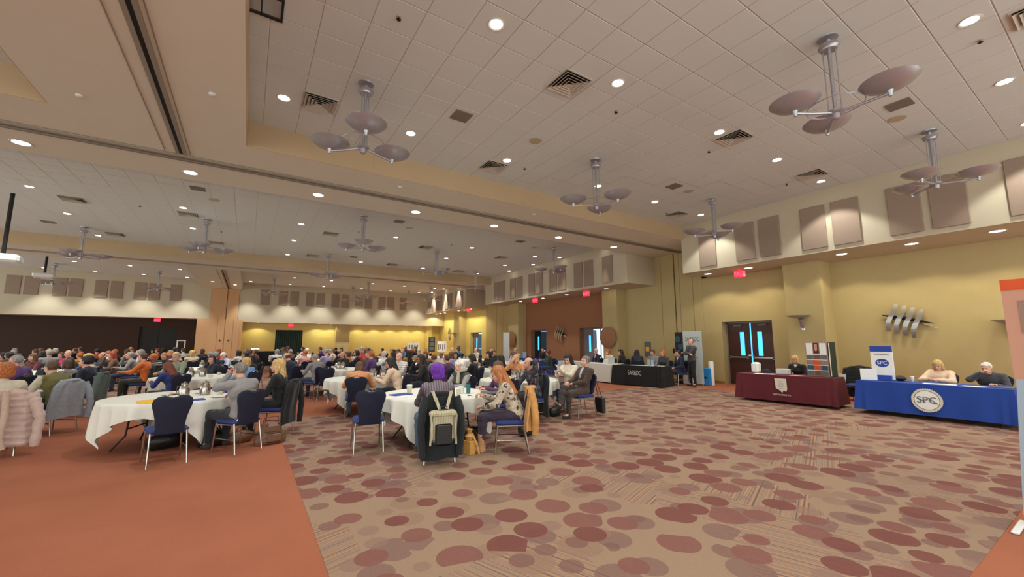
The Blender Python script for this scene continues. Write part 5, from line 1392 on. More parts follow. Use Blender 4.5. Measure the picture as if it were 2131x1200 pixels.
part('foot', MB().bbox((-0.62, -0.12, 0.015), (0.05, 0.42, 0.025), 0.008), M['white_plastic'], rb)

# far end furniture
pd = thing('draped_stage_table', 'black draped table in front of the far yellow wall', 'table', (1.2, 33.4, 0))
part('skirt', rect_cloth_mb(1.5, 0.8, 1.0, 0.02, 3), M['black_cloth'], pd)
le = thing('lectern', 'slim white lectern by the far wall right of the tan panel column', 'lectern', (0.5, 34.8, 0))
part('post', MB().bx(-0.12, 0.12, -0.03, 0.03, 0, 1.1), M['paper'], le); part('top', MB().box((0, 0, 1.13), (0.5, 0.35, 0.04), Matrix.Rotation(0.25, 3, 'X')), M['paper'], le); part('base', MB().bbox((0, 0, 0.02), (0.5, 0.4, 0.04), 0.01), M['paper'], le)
for (x, y, w_, h_, zb, l, dk) in ((11.9, 34.0, 1.0, 0.62, 0.95, 'white poster board on an easel against the far yellow wall', 0), (13.6, 34.2, 0.55, 1.25, 0.8, 'dark tall poster on an easel near the far right corner', 1), (14.3, 33.6, 0.8, 0.9, 0.8, 'white plan poster with dark lines on an easel by the far right corner', 0)):
    e = thing('easel', l, 'easel', (x, y, 0), -0.3)
    for sx in (-0.3, 0.3): part('leg', MB().tube([(0, 0.05, zb + h_ + 0.1), (sx, -0.1, 0)], 0.015, 6), M['black_metal'], e)
    part('leg', MB().tube([(0, 0.05, zb + h_ + 0.1), (0, 0.5, 0)], 0.015, 6), M['black_metal'], e)
    bd = part('poster', MB().bx(-w_ / 2, w_ / 2, -0.06, -0.03, zb, zb + h_), M['ink_black' if dk else 'paper'], e)
    if dk:
        for k in range(3): part('photo', MB().bx(-0.2, 0.2, -0.066, -0.06, zb + 0.1 + k * 0.4, zb + 0.4 + k * 0.4), M['ink_grey'], bd)
    else:
        for k in range(4): part('print_block', MB().bx(-w_ * 0.4 + k * w_ * 0.22, -w_ * 0.4 + k * w_ * 0.22 + w_ * 0.1, -0.066, -0.06, zb + 0.12 + 0.1 * (k % 2), zb + h_ * 0.7), M['ink_grey'], bd)
pf = thing('picture_frame', 'empty white metal stand before the far dark wall left of the tan column', 'stand', (-3.5, 33.0, 0))
part('frame', MB().bx(-0.22, -0.16, -0.02, 0.02, 0.4, 1.75).bx(0.16, 0.22, -0.02, 0.02, 0.4, 1.75).bx(-0.16, 0.16, -0.02, 0.02, 1.69, 1.75).bx(-0.16, 0.16, -0.02, 0.02, 1.0, 1.04), M['paper'], pf)
part('foot', MB().bx(-0.2, 0.2, -0.15, 0.15, 0.0, 0.03).bx(-0.03, 0.03, -0.02, 0.02, 0.03, 0.42), M['paper'], pf)

# ------------------------------------------------------------------ round tables of the hall
TABLES = [(-0.93, 8.85, -0.3, 'nearest at left, with the yellow envelope'), (2.85, 6.9, 0.05, 'nearest at centre, before the plaid vest'), (-1.05, 13.5, 0.3, 'just behind the nearest left one'), (2.55, 10.7, 0.1, 'behind the empty chair at centre'),
          (5.6, 8.4, 0.6, 'beside the dark brown suit'), (-4.0, 10.9, 0.2, 'at the left edge behind the quilted coat'), (-4.7, 14.8, 0.5, 'second back at the left edge'), (2.6, 14.7, 0.25, 'third back in the centre column'), (6.3, 12.0, 0.4, 'second back at centre right'),
          (-8.3, 14.9, 0, 'far left of the second row'), (-8.6, 18.8, 0.2, 'at far left, third row'), (-4.9, 18.6, 0.4, 'left of centre, third row'), (-1.1, 17.6, 0.1, 'third row, behind the pale blue shirt'), (2.8, 18.9, 0.3, 'in the fourth row at centre'), (6.6, 16.4, 0.2, 'centre right, third row'),
          (10.0, 15.2, 0.5, 'right, near the white booth table'), (6.0, 21.4, 0.0, 'centre right, fourth row'), (9.6, 19.4, 0.3, 'right, by the blue booth tables'), (2.4, 23.2, 0.2, 'centre, fifth row'), (-1.2, 22.0, 0.5, 'left of centre, fourth row'), (-5.0, 22.6, 0.1, 'left, fourth row'),
          (-8.8, 22.8, 0.3, 'far left, fourth row'), (6.2, 26.0, 0.2, 'centre right, sixth row'), (9.8, 23.8, 0.1, 'right, fifth row'), (2.4, 27.4, 0.4, 'centre, sixth row'), (-1.4, 26.4, 0, 'left of centre, fifth row'), (-5.2, 27.0, 0.2, 'left, fifth row'), (-9.2, 27.2, 0.5, 'far left, fifth row'),
          (6.0, 30.4, 0.3, 'centre right, farthest row'), (9.8, 28.8, 0.2, 'right, farthest row'), (2.2, 31.6, 0.1, 'centre, farthest row'), (-5.0, 31.4, 0.4, 'left, farthest row'), (-9.0, 31.6, 0, 'far left, farthest row')]
for k, (x, y, rz, wh_) in enumerate(TABLES): round_table(x, y, rz, wh_, y < 15.5, k)
rnd = random.Random(11)
for k, (x, y, rz, wh_) in enumerate(TABLES[2:]):
    short = wh_
    side = lambda a: ['right', 'far right', 'far', 'far left', 'left', 'near left', 'near', 'near right'][int(((a + 0.39) % 6.283) / 0.7854) % 8]
    if y < 20:
        for i in range(2):
            a = rnd.uniform(0, 6.28); pot(x + 0.13 * math.cos(a + i * 2.6), y + 0.13 * math.sin(a + i * 2.6), a + 2, '%s steel coffee pot, round table %s' % ('first' if i else 'second', short))
        for i in range(4):
            a = i * 1.6 + rnd.uniform(0, 0.7); r = rnd.uniform(0.45, 0.7); mug(x + r * math.cos(a), y + r * math.sin(a), '%s side coffee cup, round table %s' % (side(a), short))
        for i in range(3):
            a = i * 2.1 + rnd.uniform(0.8, 1.4); r = rnd.uniform(0.5, 0.7); sheet(x + r * math.cos(a), y + r * math.sin(a), a, '%s side papers, round table %s' % (side(a), short))
    else:
        for i in range(2):
            a = i * 2.4 + rnd.uniform(0, 1.2); cup(x + 0.5 * math.cos(a), y + 0.5 * math.sin(a), '%s side white cup, round table %s' % (side(a), short))
# table 1
sheet(-1.12, 8.15, 0.3, 'yellow envelope on the nearest left round table', 'gold_paper', 0.34, 0.26, 0.749, 0.03, 'envelope', None, 'envelope')
pot(-0.82, 8.72, 2.6, 'taller steel coffee pot at left on the table with the yellow envelope'); pot(-0.55, 8.82, 0.3, 'second steel coffee pot, right one on the table with the yellow envelope')
cup(-0.98, 8.5, 'cream cup left of the coffee pots on the nearest left table'); mug(-0.33, 8.52, 'cream cup right of the coffee pots on the nearest left table'); mug(-0.18, 8.78, 'cream cup by the elbow of the person in the grey sweater')
plate(-0.32, 8.3, 'white plate before the person in the grey sweater'); plate(-0.05, 8.6, 'second white plate near the person in the grey sweater'); plate(-0.6, 9.1, 'white plate behind the coffee pots'); plate(-1.05, 9.1, 'white plate on the left back of the nearest left table')
glassy(-0.2, 9.0, 'water glass behind the cups on the nearest left table'); glassy(-0.35, 9.15, 'water glass at the back of the nearest left table')
sheet(-0.62, 8.1, 0.2, 'purple blue folder under the plate on the nearest left table', 'blue_paper', 0.25, 0.2, 0.749, 0.012, 'folder', None, 'folder')
solo('napkin', MB().bbox((0, 0, 0.03), (0.14, 0.1, 0.06), 0.02), M['blue_paper'], 'crumpled blue wrapper on the nearest left table', 'napkin', (-0.3, 8.95, 0.749), 0.4)
# table 2
cup(2.45, 7.15, 'white lidded paper cup at the left of the centre table', lid=True, s=1.25); sheet(2.25, 7.0, 0.3, 'blue folder on the left of the centre table', 'blue_paper', 0.34, 0.24, 0.749, 0.012, 'folder', None, 'folder')
sheet(2.2, 6.75, 0.2, 'white papers on the left front of the centre table', sx=0.3, sy=0.22); sheet(2.3, 6.45, -0.1, 'napkin beside the person in the plaid vest', sx=0.2, sy=0.16)
tb = thing('tumbler', 'teal and white drinking tumbler on the centre table', 'tumbler', (3.3, 6.55, 0.749)); part('body', MB().lathe([(0.035, 0), (0.04, 0.16), (0, 0.16)], n=20), M['teal_plastic'], tb, True); part('lid', MB().lathe([(0.042, 0.16), (0.042, 0.185), (0, 0.19)], n=20), M['black_leather'], tb, True)
cup(3.2, 6.62, 'clear and white cup left of the teal tumbler', cm='white_plastic', s=1.3); cup(3.02, 6.35, 'cream paper cup in front of the teal tumbler')
sheet(3.05, 6.3, 0.5, 'white papers near the front of the centre table', sx=0.34, sy=0.25); sheet(3.3, 6.25, 0.9, 'notepad near the person in the patterned knit'); solo('napkin', MB().bbox((0, 0, 0.02), (0.12, 0.08, 0.035), 0.012), M['brown_leather'], 'crumpled brown napkin on the centre table', 'napkin', (2.85, 6.28, 0.749), 0.2)
lp = thing('laptop', 'closed dark laptop on the centre table by the patterned knit', 'laptop', (3.62, 6.35, 0.749), -0.5)
part('base', MB().bbox((0, 0, 0.008), (0.33, 0.23, 0.016), 0.004), M['grey_plastic'], lp); part('lid', MB().bbox((0, 0, 0.021), (0.33, 0.23, 0.008), 0.003), M['grey_plastic'], lp)
# T6 and T4 details
for (x, y, l) in ((5.35, 8.25, 'left'), (5.55, 8.45, 'right')): pot(x, y, 1.0, 'steel coffee pot on the rightmost near table, %s one of the front pair' % l)
for k in range(5): sheet(5.9 - 0.12 * k, 7.75 + 0.08 * k, 0.3 * k, '%s white paper of the fan before the dark brown suit' % ORD[k], th=0.004, z=0.749 + 0.004 * k)
solo('bowl', MB().lathe([(0.05, 0), (0.13, 0.07), (0.125, 0.075), (0, 0.015)], n=24), M['cream_print'], 'cream round dish on the rightmost near table', 'bowl', (5.1, 8.1, 0.749), smooth=True)
sheet(2.95, 10.2, 0.2, 'white papers in front of the person in the blush top', sx=0.4, sy=0.3); sheet(2.4, 10.15, -0.2, 'papers before the person in the tan sweater')
for (x, y, l) in ((2.75, 10.75, 'left'), (2.95, 10.65, 'right')): pot(x, y, 0.5, 'steel coffee pot beside the person in the tan sweater, %s one' % l)

# ------------------------------------------------------------------ near people, each with a pose of their own
def seat_person(x, y, f, J, top, pants, hair, hcol, label, chairlab, near=True, s=1.0, h=0.014, cf=None, cxy=None, coatmesh=False, boot=False, short_sleeve=False, sleeve=None, shirt=None, **kw):
    rz = facing(*f)
    me = build_meshes(J, h, coat=coatmesh, boot=boot, short_sleeve=short_sleeve, sleeve=sleeve, shirt=shirt)
    o = make_person(me, J, top, pants, hair, hcol, label, s=s, sleeve=sleeve, shirt=shirt, **kw)
    place(o, (x, y, 0), rz)
    cr = facing(*(cf or f)); cx, cy = cxy or (x, y)
    if chairlab: (chair if near else far_chair)(cx, cy, cr, chairlab)
    return o, rz
NV = 'navy banquet chair '
chair(-0.86, 7.55, facing(-0.26, 0.97), NV + 'standing empty at the nearest left table')
chair(1.66, 6.73, facing(0.13, 0.99), NV + 'standing empty left of the centre table')
DK = (30, 30, 38)
seat_person(-0.03, 7.76, (-0.58, 0.81), joints(lean=12, yaw=12, pitch=8, L=(-0.05, 0.22, 1.14), Rr=(0.16, 0.36, 0.80), pl=(-0.6, 0.6, -1.0), pr=(0.7, -0.2, -0.6), knee=0.13, reach=0.44, build=1.08, hn=(0.8, 0.8)),
            'grey', DK, 'short', 'salt', 'person in a heather grey sweater resting chin on hand at the nearest left table', NV + 'under the person in the grey sweater')
seat_person(0.5, 8.72, (-0.9, 0.42), joints(lean=6, yaw=10, pitch=2, fem=1, L=(-0.14, 0.3, 0.68), Rr=(0.12, 0.3, 0.68)), 'black', DK, 'wavy', 'blonde', 'person in a black sweater and grey scarf facing left beside the grey sweater', NV + 'behind the person in black, hung with a black coat', h=0.016)
seat_person(2.37, 5.68, (0.22, 0.97), joints(lean=14, yaw=12, pitch=12, fem=1, L=(-0.16, 0.42, 0.80), Rr=(0.16, 0.42, 0.80), build=1.02, knee=0.2), 'grey', (70, 92, 120), 'spiky', 'purple', 'person in a grey plaid vest seen from behind at the centre table', NV + 'behind the plaid vest, hung with a dark coat and backpack', top_mat=M['plaid_vest'], sleeve=(74, 64, 70))
seat_person(3.47, 5.44, (-0.86, 0.5), joints(lean=24, yaw=-4, pitch=26, fem=1, L=(-0.02, 0.42, 0.66), Rr=(0.16, 0.42, 0.80), reach=0.42, knee=0.1, pl=(-0.8, -0.5, -0.5)), 'oatmeal', (52, 40, 56), 'verylong', 'copper',
            'person in a cream and brown patterned knit and tan ankle boots holding a black camera', NV + 'under the person in the patterned knit, hung with a tan coat', top_mat=M['pattern_knit'], boot=True, shoes=(176, 128, 88))
seat_person(2.05, 9.33, (0.3, 0.95), joints(lean=36, yaw=0, pitch=30, fem=1, L=(-0.2, 0.5, 0.8), Rr=(0.2, 0.5, 0.8), build=1.1, knee=0.2), 'tan', (70, 88, 112), 'bob', 'brown', 'person in a tan sweater bent forward over the table behind the empty chair', NV + 'behind the person in the tan sweater')
seat_person(2.95, 9.5, (-0.75, 0.65), joints(lean=22, yaw=10, pitch=20, fem=1, L=(-0.2, 0.42, 0.8), Rr=(0.2, 0.42, 0.8)), 'peach', DK, 'verylong', 'dark', 'person in a blush cream top leaning on the table, long dark hair over the shoulder', NV + 'under the person in the blush cream top')
seat_person(3.8, 7.9, (-0.9, -0.42), joints(lean=10, yaw=6, pitch=8, fem=1, L=(-0.14, 0.42, 0.79), Rr=(0.15, 0.4, 0.79)), 'charcoal', DK, 'curly', 'white', 'person in a charcoal vest and pale scarf behind the teal tumbler, facing left', NV + 'under the person in the charcoal vest', s=0.95, sleeve=(150, 146, 142))
seat_person(4.22, 6.9, (-1, 0.1), joints(lean=16, yaw=0, pitch=14, fem=1, L=(-0.14, 0.42, 0.79), Rr=(0.15, 0.4, 0.79)), 'plum', DK, 'long', 'brown', 'person in a dark plum top half hidden behind the patterned knit', NV + 'under the person in the dark plum top', s=0.97)
seat_person(5.1, 7.18, (-1, 0.2), joints(lean=12, yaw=2, pitch=4, L=(-0.1, -0.06, 1.2), Rr=(0.16, 0.42, 0.79), pl=(-0.9, 0.5, -0.2)), 'charcoal', DK, 'balding', 'dark', 'person in a dark plaid shirt with a hand on the back of the neck', NV + 'under the person in the dark plaid shirt', top_mat=M['plaid_dark'])
seat_person(6.75, 7.95, (-0.95, -0.3), joints(lean=4, yaw=0, pitch=24, fem=1, L=(-0.06, 0.38, 0.92), Rr=(0.08, 0.38, 0.92), cross=True), 'cream', (44, 52, 84), 'verylong', 'dark', 'person in an off-white ruffled top reading a handout with crossed legs', NV + 'under the person in the off-white top', short_sleeve=True)
sheet(6.42, 7.86, 1.2, 'white handout held up by the person in the off-white top', sx=0.22, sy=0.28, z=0.98, group=None).rotation_euler = (0.9, 0, 1.2)
seat_person(6.42, 7.1, (-1, 0.08), joints(lean=-14, yaw=0, pitch=-2, L=(-0.05, 0.26, 0.72), Rr=(0.08, 0.3, 0.74), cross=True, slide=0.06, headlean=14, knee=0.16, reach=0.46, build=1.05), 'dark brown', (58, 46, 42), 'short', 'salt', 'person in a dark brown suit leaning back with legs crossed, right of the crowd', NV + 'under the person in the dark brown suit', coatmesh=True, cf=(-1, 0.15), shirt=(190, 190, 200))
seat_person(-3.02, 9.3, (-0.3, 0.95), joints(lean=10, yaw=8, pitch=6, fem=1, L=(-0.18, 0.42, 0.8), Rr=(0.18, 0.42, 0.8), build=1.15), 'oatmeal', DK, 'curly', 'ginger', 'person in an oatmeal cardigan seen from behind above the quilted pink coat', NV + 'hung with the quilted pink coat')
seat_person(-2.9, 11.0, (-0.8, 0.6), joints(lean=20, yaw=6, pitch=14, L=(-0.2, 0.4, 0.8), Rr=(0.2, 0.42, 0.8), build=1.08), 'olive', DK, 'short', 'brown', 'person in an olive vest leaning on the left edge table', NV + 'hung with the pale grey jacket', sleeve=(196, 186, 166))
seat_person(-3.72, 9.75, (-0.3, 0.95), joints(lean=8, fem=1), 'tan', DK, 'curly', 'ginger', 'person in tan cut off by the left picture edge', NV + 'under the person at the left picture edge')
seat_person(-2.98, 13.05, (-1, 0.25), joints(lean=12), 'dark navy', DK, 'short', 'dark', 'person in dark navy beside the grey green draped jacket', NV + 'hung with the grey green jacket')
# booth staff
seat_person(13.5, 2.72, (-1, 0.05), joints(lean=20, yaw=0, pitch=22, fem=1, L=(-0.04, 0.42, 0.84), Rr=(0.08, 0.42, 0.84), build=1.42, pl=(-1, -0.1, -0.5), pr=(1, -0.1, -0.5)), 'peach', DK, 'bob', 'blonde', 'person in a pale cream sweater with folded hands behind the blue table', NV + 'behind the blue table under the pale cream sweater', s=0.95)
seat_person(13.5, 1.95, (-1, 0.2), joints(lean=24, yaw=0, pitch=16, L=(-0.2, 0.42, 0.79), Rr=(0.04, 0.36, 1.04), build=1.3, pr=(0.9, 0.3, -0.8)), 'charcoal', DK, 'short', 'white', 'person in a black jacket and pale blue shirt holding the forehead behind the blue table', NV + 'behind the blue table under the black jacket', s=0.95, shirt=(190, 204, 214))
seat_person(13.35, 5.6, (-1, 0.1), joints(lean=16, pitch=12, fem=1), 'black', DK, 'bob', 'blonde', 'person in black with a white collar behind the maroon table', NV + 'behind the maroon table', s=0.96, shirt=(226, 222, 214))
seat_person(14.05, 9.95, (-0.95, 0.4), joints(lean=10, pitch=8), 'navy', (34, 38, 62), 'short', 'dark', 'person in a navy suit seated at the right end of the black table', NV + 'at the right end of the black table', coatmesh=True, shirt=(214, 216, 222))
seat_person(13.85, 11.0, (-1, 0.1), joints(lean=8, pitch=10, build=1.2), 'grey', DK, 'short', 'brown', 'person in a grey fleece behind the black table', NV + 'behind the black table under the grey fleece')
seat_person(13.75, 10.42, (-1, 0.1), joints(lean=10, pitch=10, fem=1), 'charcoal', DK, 'bob', 'ginger', 'person in a grey jacket behind the leaflets on the black table', NV + 'behind the leaflets on the black table', near=False)
seat_person(13.6, 11.6, (0.6, 0.7), joints(lean=10, pitch=0, fem=1), 'navy', DK, 'verylong', 'dark', 'person in navy turned away behind the black table', NV + 'behind the left part of the black table', near=False)
seat_person(13.4, 12.25, (-0.8, 0.4), joints(lean=10, pitch=10, fem=1), 'black', DK, 'long', 'dark', 'person in black behind the junction of the white and black tables', NV + 'behind the junction of the white and black tables', near=False)
seat_person(13.4, 13.0, (-1, 0.2), joints(lean=10, pitch=10, fem=1), 'cream', DK, 'bob', 'ginger', 'person with a white cap-like bag behind the white table', NV + 'behind the white table', near=False)
seat_person(13.5, 13.9, (-1, 0.2), joints(lean=4, pitch=4), 'navy', DK, 'short', 'white', 'person in a dark suit and pale shirt behind the far end of the white table', NV + 'behind the far end of the white table', near=False, shirt=(214, 216, 222))
seat_person(13.9, 18.4, (-1, -0.3), joints(lean=10, pitch=4), 'black', DK, 'short', 'dark', 'person in black between the two blue tables by the bright doorway', NV + 'between the two blue tables', near=False)
Js = joints(seated=False, lean=-2, yaw=18, pitch=2, L=(0.14, 0.2, 1.24), Rr=(-0.14, 0.2, 1.2), pl=(-0.9, 0.3, -0.6), pr=(0.9, 0.3, -0.6))
o = make_person(build_meshes(Js, 0.016), Js, 'charcoal', (24, 24, 28), 'balding', 'dark', 'person standing with crossed arms in a charcoal jumper in front of the white banner', top_mat=None)
place(o, (14.05, 9.42, 0), facing(-0.93, 0.3))
# camera in hand
t = thing('camera', 'small black camera on the lap of the person in the patterned knit', 'camera', (3.14, 5.56, 0.70), 0.5)
part('body', MB().bbox((0, 0, 0), (0.12, 0.05, 0.075), 0.01), M['black_leather'], t); part('lens', MB().tube([(0, -0.02, 0), (0, -0.06, 0)], 0.028, 14), M['steel'], t)
# coats and bags
coat(-3.02, 9.3, facing(-0.3, 0.95), 'pale pink quilted coat with fur collar over the chair at the left edge', (198, 172, 162), 0.14, 0.33, True, (1, 1), 1, flare=0.1)
part('fur_trim', MB().tube([(0.05, -0.40, 0.93), (0.07, -0.44, 0.6), (0.05, -0.45, 0.3), (0.09, -0.44, 0.14)], 0.04, 10).tube([(-0.1, -0.40, 0.93), (-0.07, -0.44, 0.6), (-0.09, -0.45, 0.3), (-0.03, -0.44, 0.14)], 0.04, 10), M['cloth'], bpy.data.objects['draped_coat'], True, color=srgb(192, 166, 150))
coat(-2.9, 11.0, facing(-0.8, 0.6), 'pale blue grey jacket draped over the chair behind the olive vest', (150, 158, 168), 0.28, 0.25, False, (0, 1), 2)
coat(-2.98, 13.05, facing(-1, 0.25), 'grey green jacket draped over the chair beside the dark navy person', (84, 98, 92), 0.22, 0.25, False, (1, 0), 3)
coat(0.5, 8.72, facing(-0.9, 0.42), 'long black coat over the chair of the person in the black sweater', (22, 22, 24), 0.2, 0.23, False, (0, 1), 4)
coat(3.47, 5.44, facing(-0.86, 0.5), 'camel tan coat with black lining draped over the chair behind the patterned knit', (186, 134, 72), 0.36, 0.26, False, (1, 1), 5, flare=0.14)
coat(2.37, 5.68, facing(0.22, 0.97), 'long black and dark green coat hanging over the chair under the striped backpack', (20, 26, 28), 0.06, 0.235, False, (1, 1), 6, flare=0.03)
coat(5.1, 7.18, facing(-1, 0.2), 'black coat hanging over the chair of the dark plaid shirt', (24, 23, 25), 0.12, 0.24, False, (0, 0), 7)
bp = thing('backpack', 'cream striped backpack with a black pocket hanging on the dark coat', 'backpack', (2.37, 5.68, 0), facing(0.22, 0.97))
part('body', MB().bbox((0, -0.44, 0.52), (0.34, 0.13, 0.40), 0.05), M['stripe_bag'], bp)
part('flap', MB().bbox((0, -0.445, 0.69), (0.36, 0.15, 0.09), 0.03), M['stripe_bag'], bp)
part('pocket', MB().bbox((0, -0.51, 0.43), (0.22, 0.05, 0.27), 0.02), M['black_leather'], bp)
for s in (-1, 1):
    part('strap', MB().add([(s * 0.13 - 0.022, -0.33, 0.97), (s * 0.13 + 0.022, -0.33, 0.97), (s * 0.045 + 0.022, -0.45, 0.74), (s * 0.045 - 0.022, -0.45, 0.74), (s * 0.13 - 0.022, -0.345, 0.975), (s * 0.13 + 0.022, -0.345, 0.975), (s * 0.045 + 0.022, -0.465, 0.745), (s * 0.045 - 0.022, -0.465, 0.745)],
         [(0, 1, 2, 3), (7, 6, 5, 4), (0, 4, 5, 1), (1, 5, 6, 2), (3, 2, 6, 7), (0, 3, 7, 4)]), M['stripe_bag'], bp)
    part('side_strap', MB().tube([(s * 0.17, -0.5, 0.68), (s * 0.155, -0.525, 0.5), (s * 0.17, -0.5, 0.3)], 0.016, 6), M['stripe_bag'], bp)
part('buckle', MB().bbox((0, -0.47, 0.735), (0.12, 0.03, 0.03), 0.005).tube([(-0.02, -0.47, 0.74), (-0.05, -0.47, 0.78), (0.05, -0.47, 0.78), (0.02, -0.47, 0.74)], 0.006, 6), M['black_leather'], bp)
br = thing('shoulder_bag', 'brown leather backpack on the floor beside the black coat', 'bag', (0.42, 7.95, 0), 0.3)
v = geo([('e', (0, 0, 0.14), (0.2, 0.12, 0.14)), ('c', (-0.14, 0, 0.06), (0.14, 0, 0.06), 0.1, 0.1), ('e', (0, 0, 0.27), (0.15, 0.1, 0.09))], 0.012, 0.05, disp=wrinkle, cut=lambda G: 0.002 - G[..., 2])
ob('body', npmesh('body', v, M['brown_leather']), br)
part('flap', MB().bbox((0, -0.09, 0.25), (0.24, 0.06, 0.14), 0.03), M['brown_leather'], br)
part('pocket', MB().bbox((0.02, -0.12, 0.11), (0.22, 0.05, 0.14), 0.02), M['brown_leather'], br)
part('strap', MB().tube([(-0.12, 0.0, 0.3), (-0.1, 0, 0.42), (0.1, 0, 0.42), (0.12, 0, 0.3)], 0.014, 8), M['brown_leather'], br)
cbg = thing('crossbody_bag', 'black flat shoulder bag hanging from the chair of the dark brown suit', 'bag', (6.42, 7.1, 0), facing(-1, 0.15))
part('body', MB().bbox((-0.12, -0.42, 0.23), (0.3, 0.1, 0.34), 0.02), M['black_leather'], cbg); part('strap', MB().tube([(-0.05, -0.42, 0.39), (-0.02, -0.31, 0.92)], 0.009, 6).tube([(-0.2, -0.42, 0.39), (-0.04, -0.31, 0.92)], 0.009, 6), M['black_leather'], cbg)
for (x, y, s, m, l, nm) in ((-0.95, 8.5, 0.22, 'black_leather', 'black bag under the nearest left table, left one', 'duffel_bag'), (-0.35, 8.25, 0.2, 'black_leather', 'dark backpack under the nearest left table behind the feet', 'backpack'), (0.02, 8.3, 0.16, 'brown_leather', 'dark olive bag under the chair of the grey sweater', 'duffel_bag'),
                            (4.3, 6.2, 0.2, 'black_leather', 'black bag under the chair behind the tan coat', 'duffel_bag'), (2.6, 8.9, 0.2, 'black_leather', 'black bag under the table behind the centre one', 'duffel_bag'), (5.9, 7.4, 0.17, 'black_leather', 'black bag on the floor under the crossed legs of the suit', 'duffel_bag')):
    g = geo([('e', (0, 0, s * 0.6), (s * 1.2, s * 0.7, s * 0.62)), ('c', (-s * 0.7, 0, s * 0.35), (s * 0.7, 0, s * 0.35), s * 0.4, s * 0.4)], 0.02, 0.04, disp=wrinkle, cut=lambda G: 0.002 - G[..., 2])
    t = thing(nm, l, 'bag', (x, y, 0), 0.5); ob('body', npmesh('body', g, M[m]), t); part('strap', MB().tube([(-s * 0.6, 0, s), (-s * 0.3, 0, s * 1.6), (s * 0.3, 0, s * 1.6), (s * 0.6, 0, s)], 0.012, 6), M[m], t, True)
gb = thing('gift_bag', 'gold paper gift bag on the floor beside the dark hanging coat', 'bag', (2.86, 5.62, 0), 0.2)
part('body', MB().bbox((0, 0, 0.1), (0.1, 0.16, 0.2), 0.01), M['gold_ribbon'], gb); part('tissue', MB().lathe([(0.04, 0.18), (0.07, 0.26), (0.03, 0.3), (0.05, 0.36), (0, 0.33)], n=9), M['gold_ribbon'], gb); part('ribbon', MB().tube([(0.03, -0.02, 0.3), (0.05, -0.09, 0.18), (0.09, -0.12, 0.01)], [0.02, 0.016, 0.02], 6), M['gold_ribbon'], gb)
# scarf, collars
sc = solo('scarf', MB().tube([(-0.1, -0.04, 1.06), (-0.08, 0.07, 1.05), (0, 0.1, 1.02), (0.08, 0.07, 1.05), (0.1, -0.04, 1.06), (0, -0.1, 1.08), (-0.1, -0.04, 1.06)], 0.03, 10).tube([(-0.04, 0.12, 1.02), (-0.06, 0.17, 0.8)], [0.03, 0.04], 8), M['beige_plastic'], 'pale taupe scarf around the neck of the charcoal vest', 'scarf', (3.8, 7.9, 0), facing(-0.9, -0.42), smooth=True)

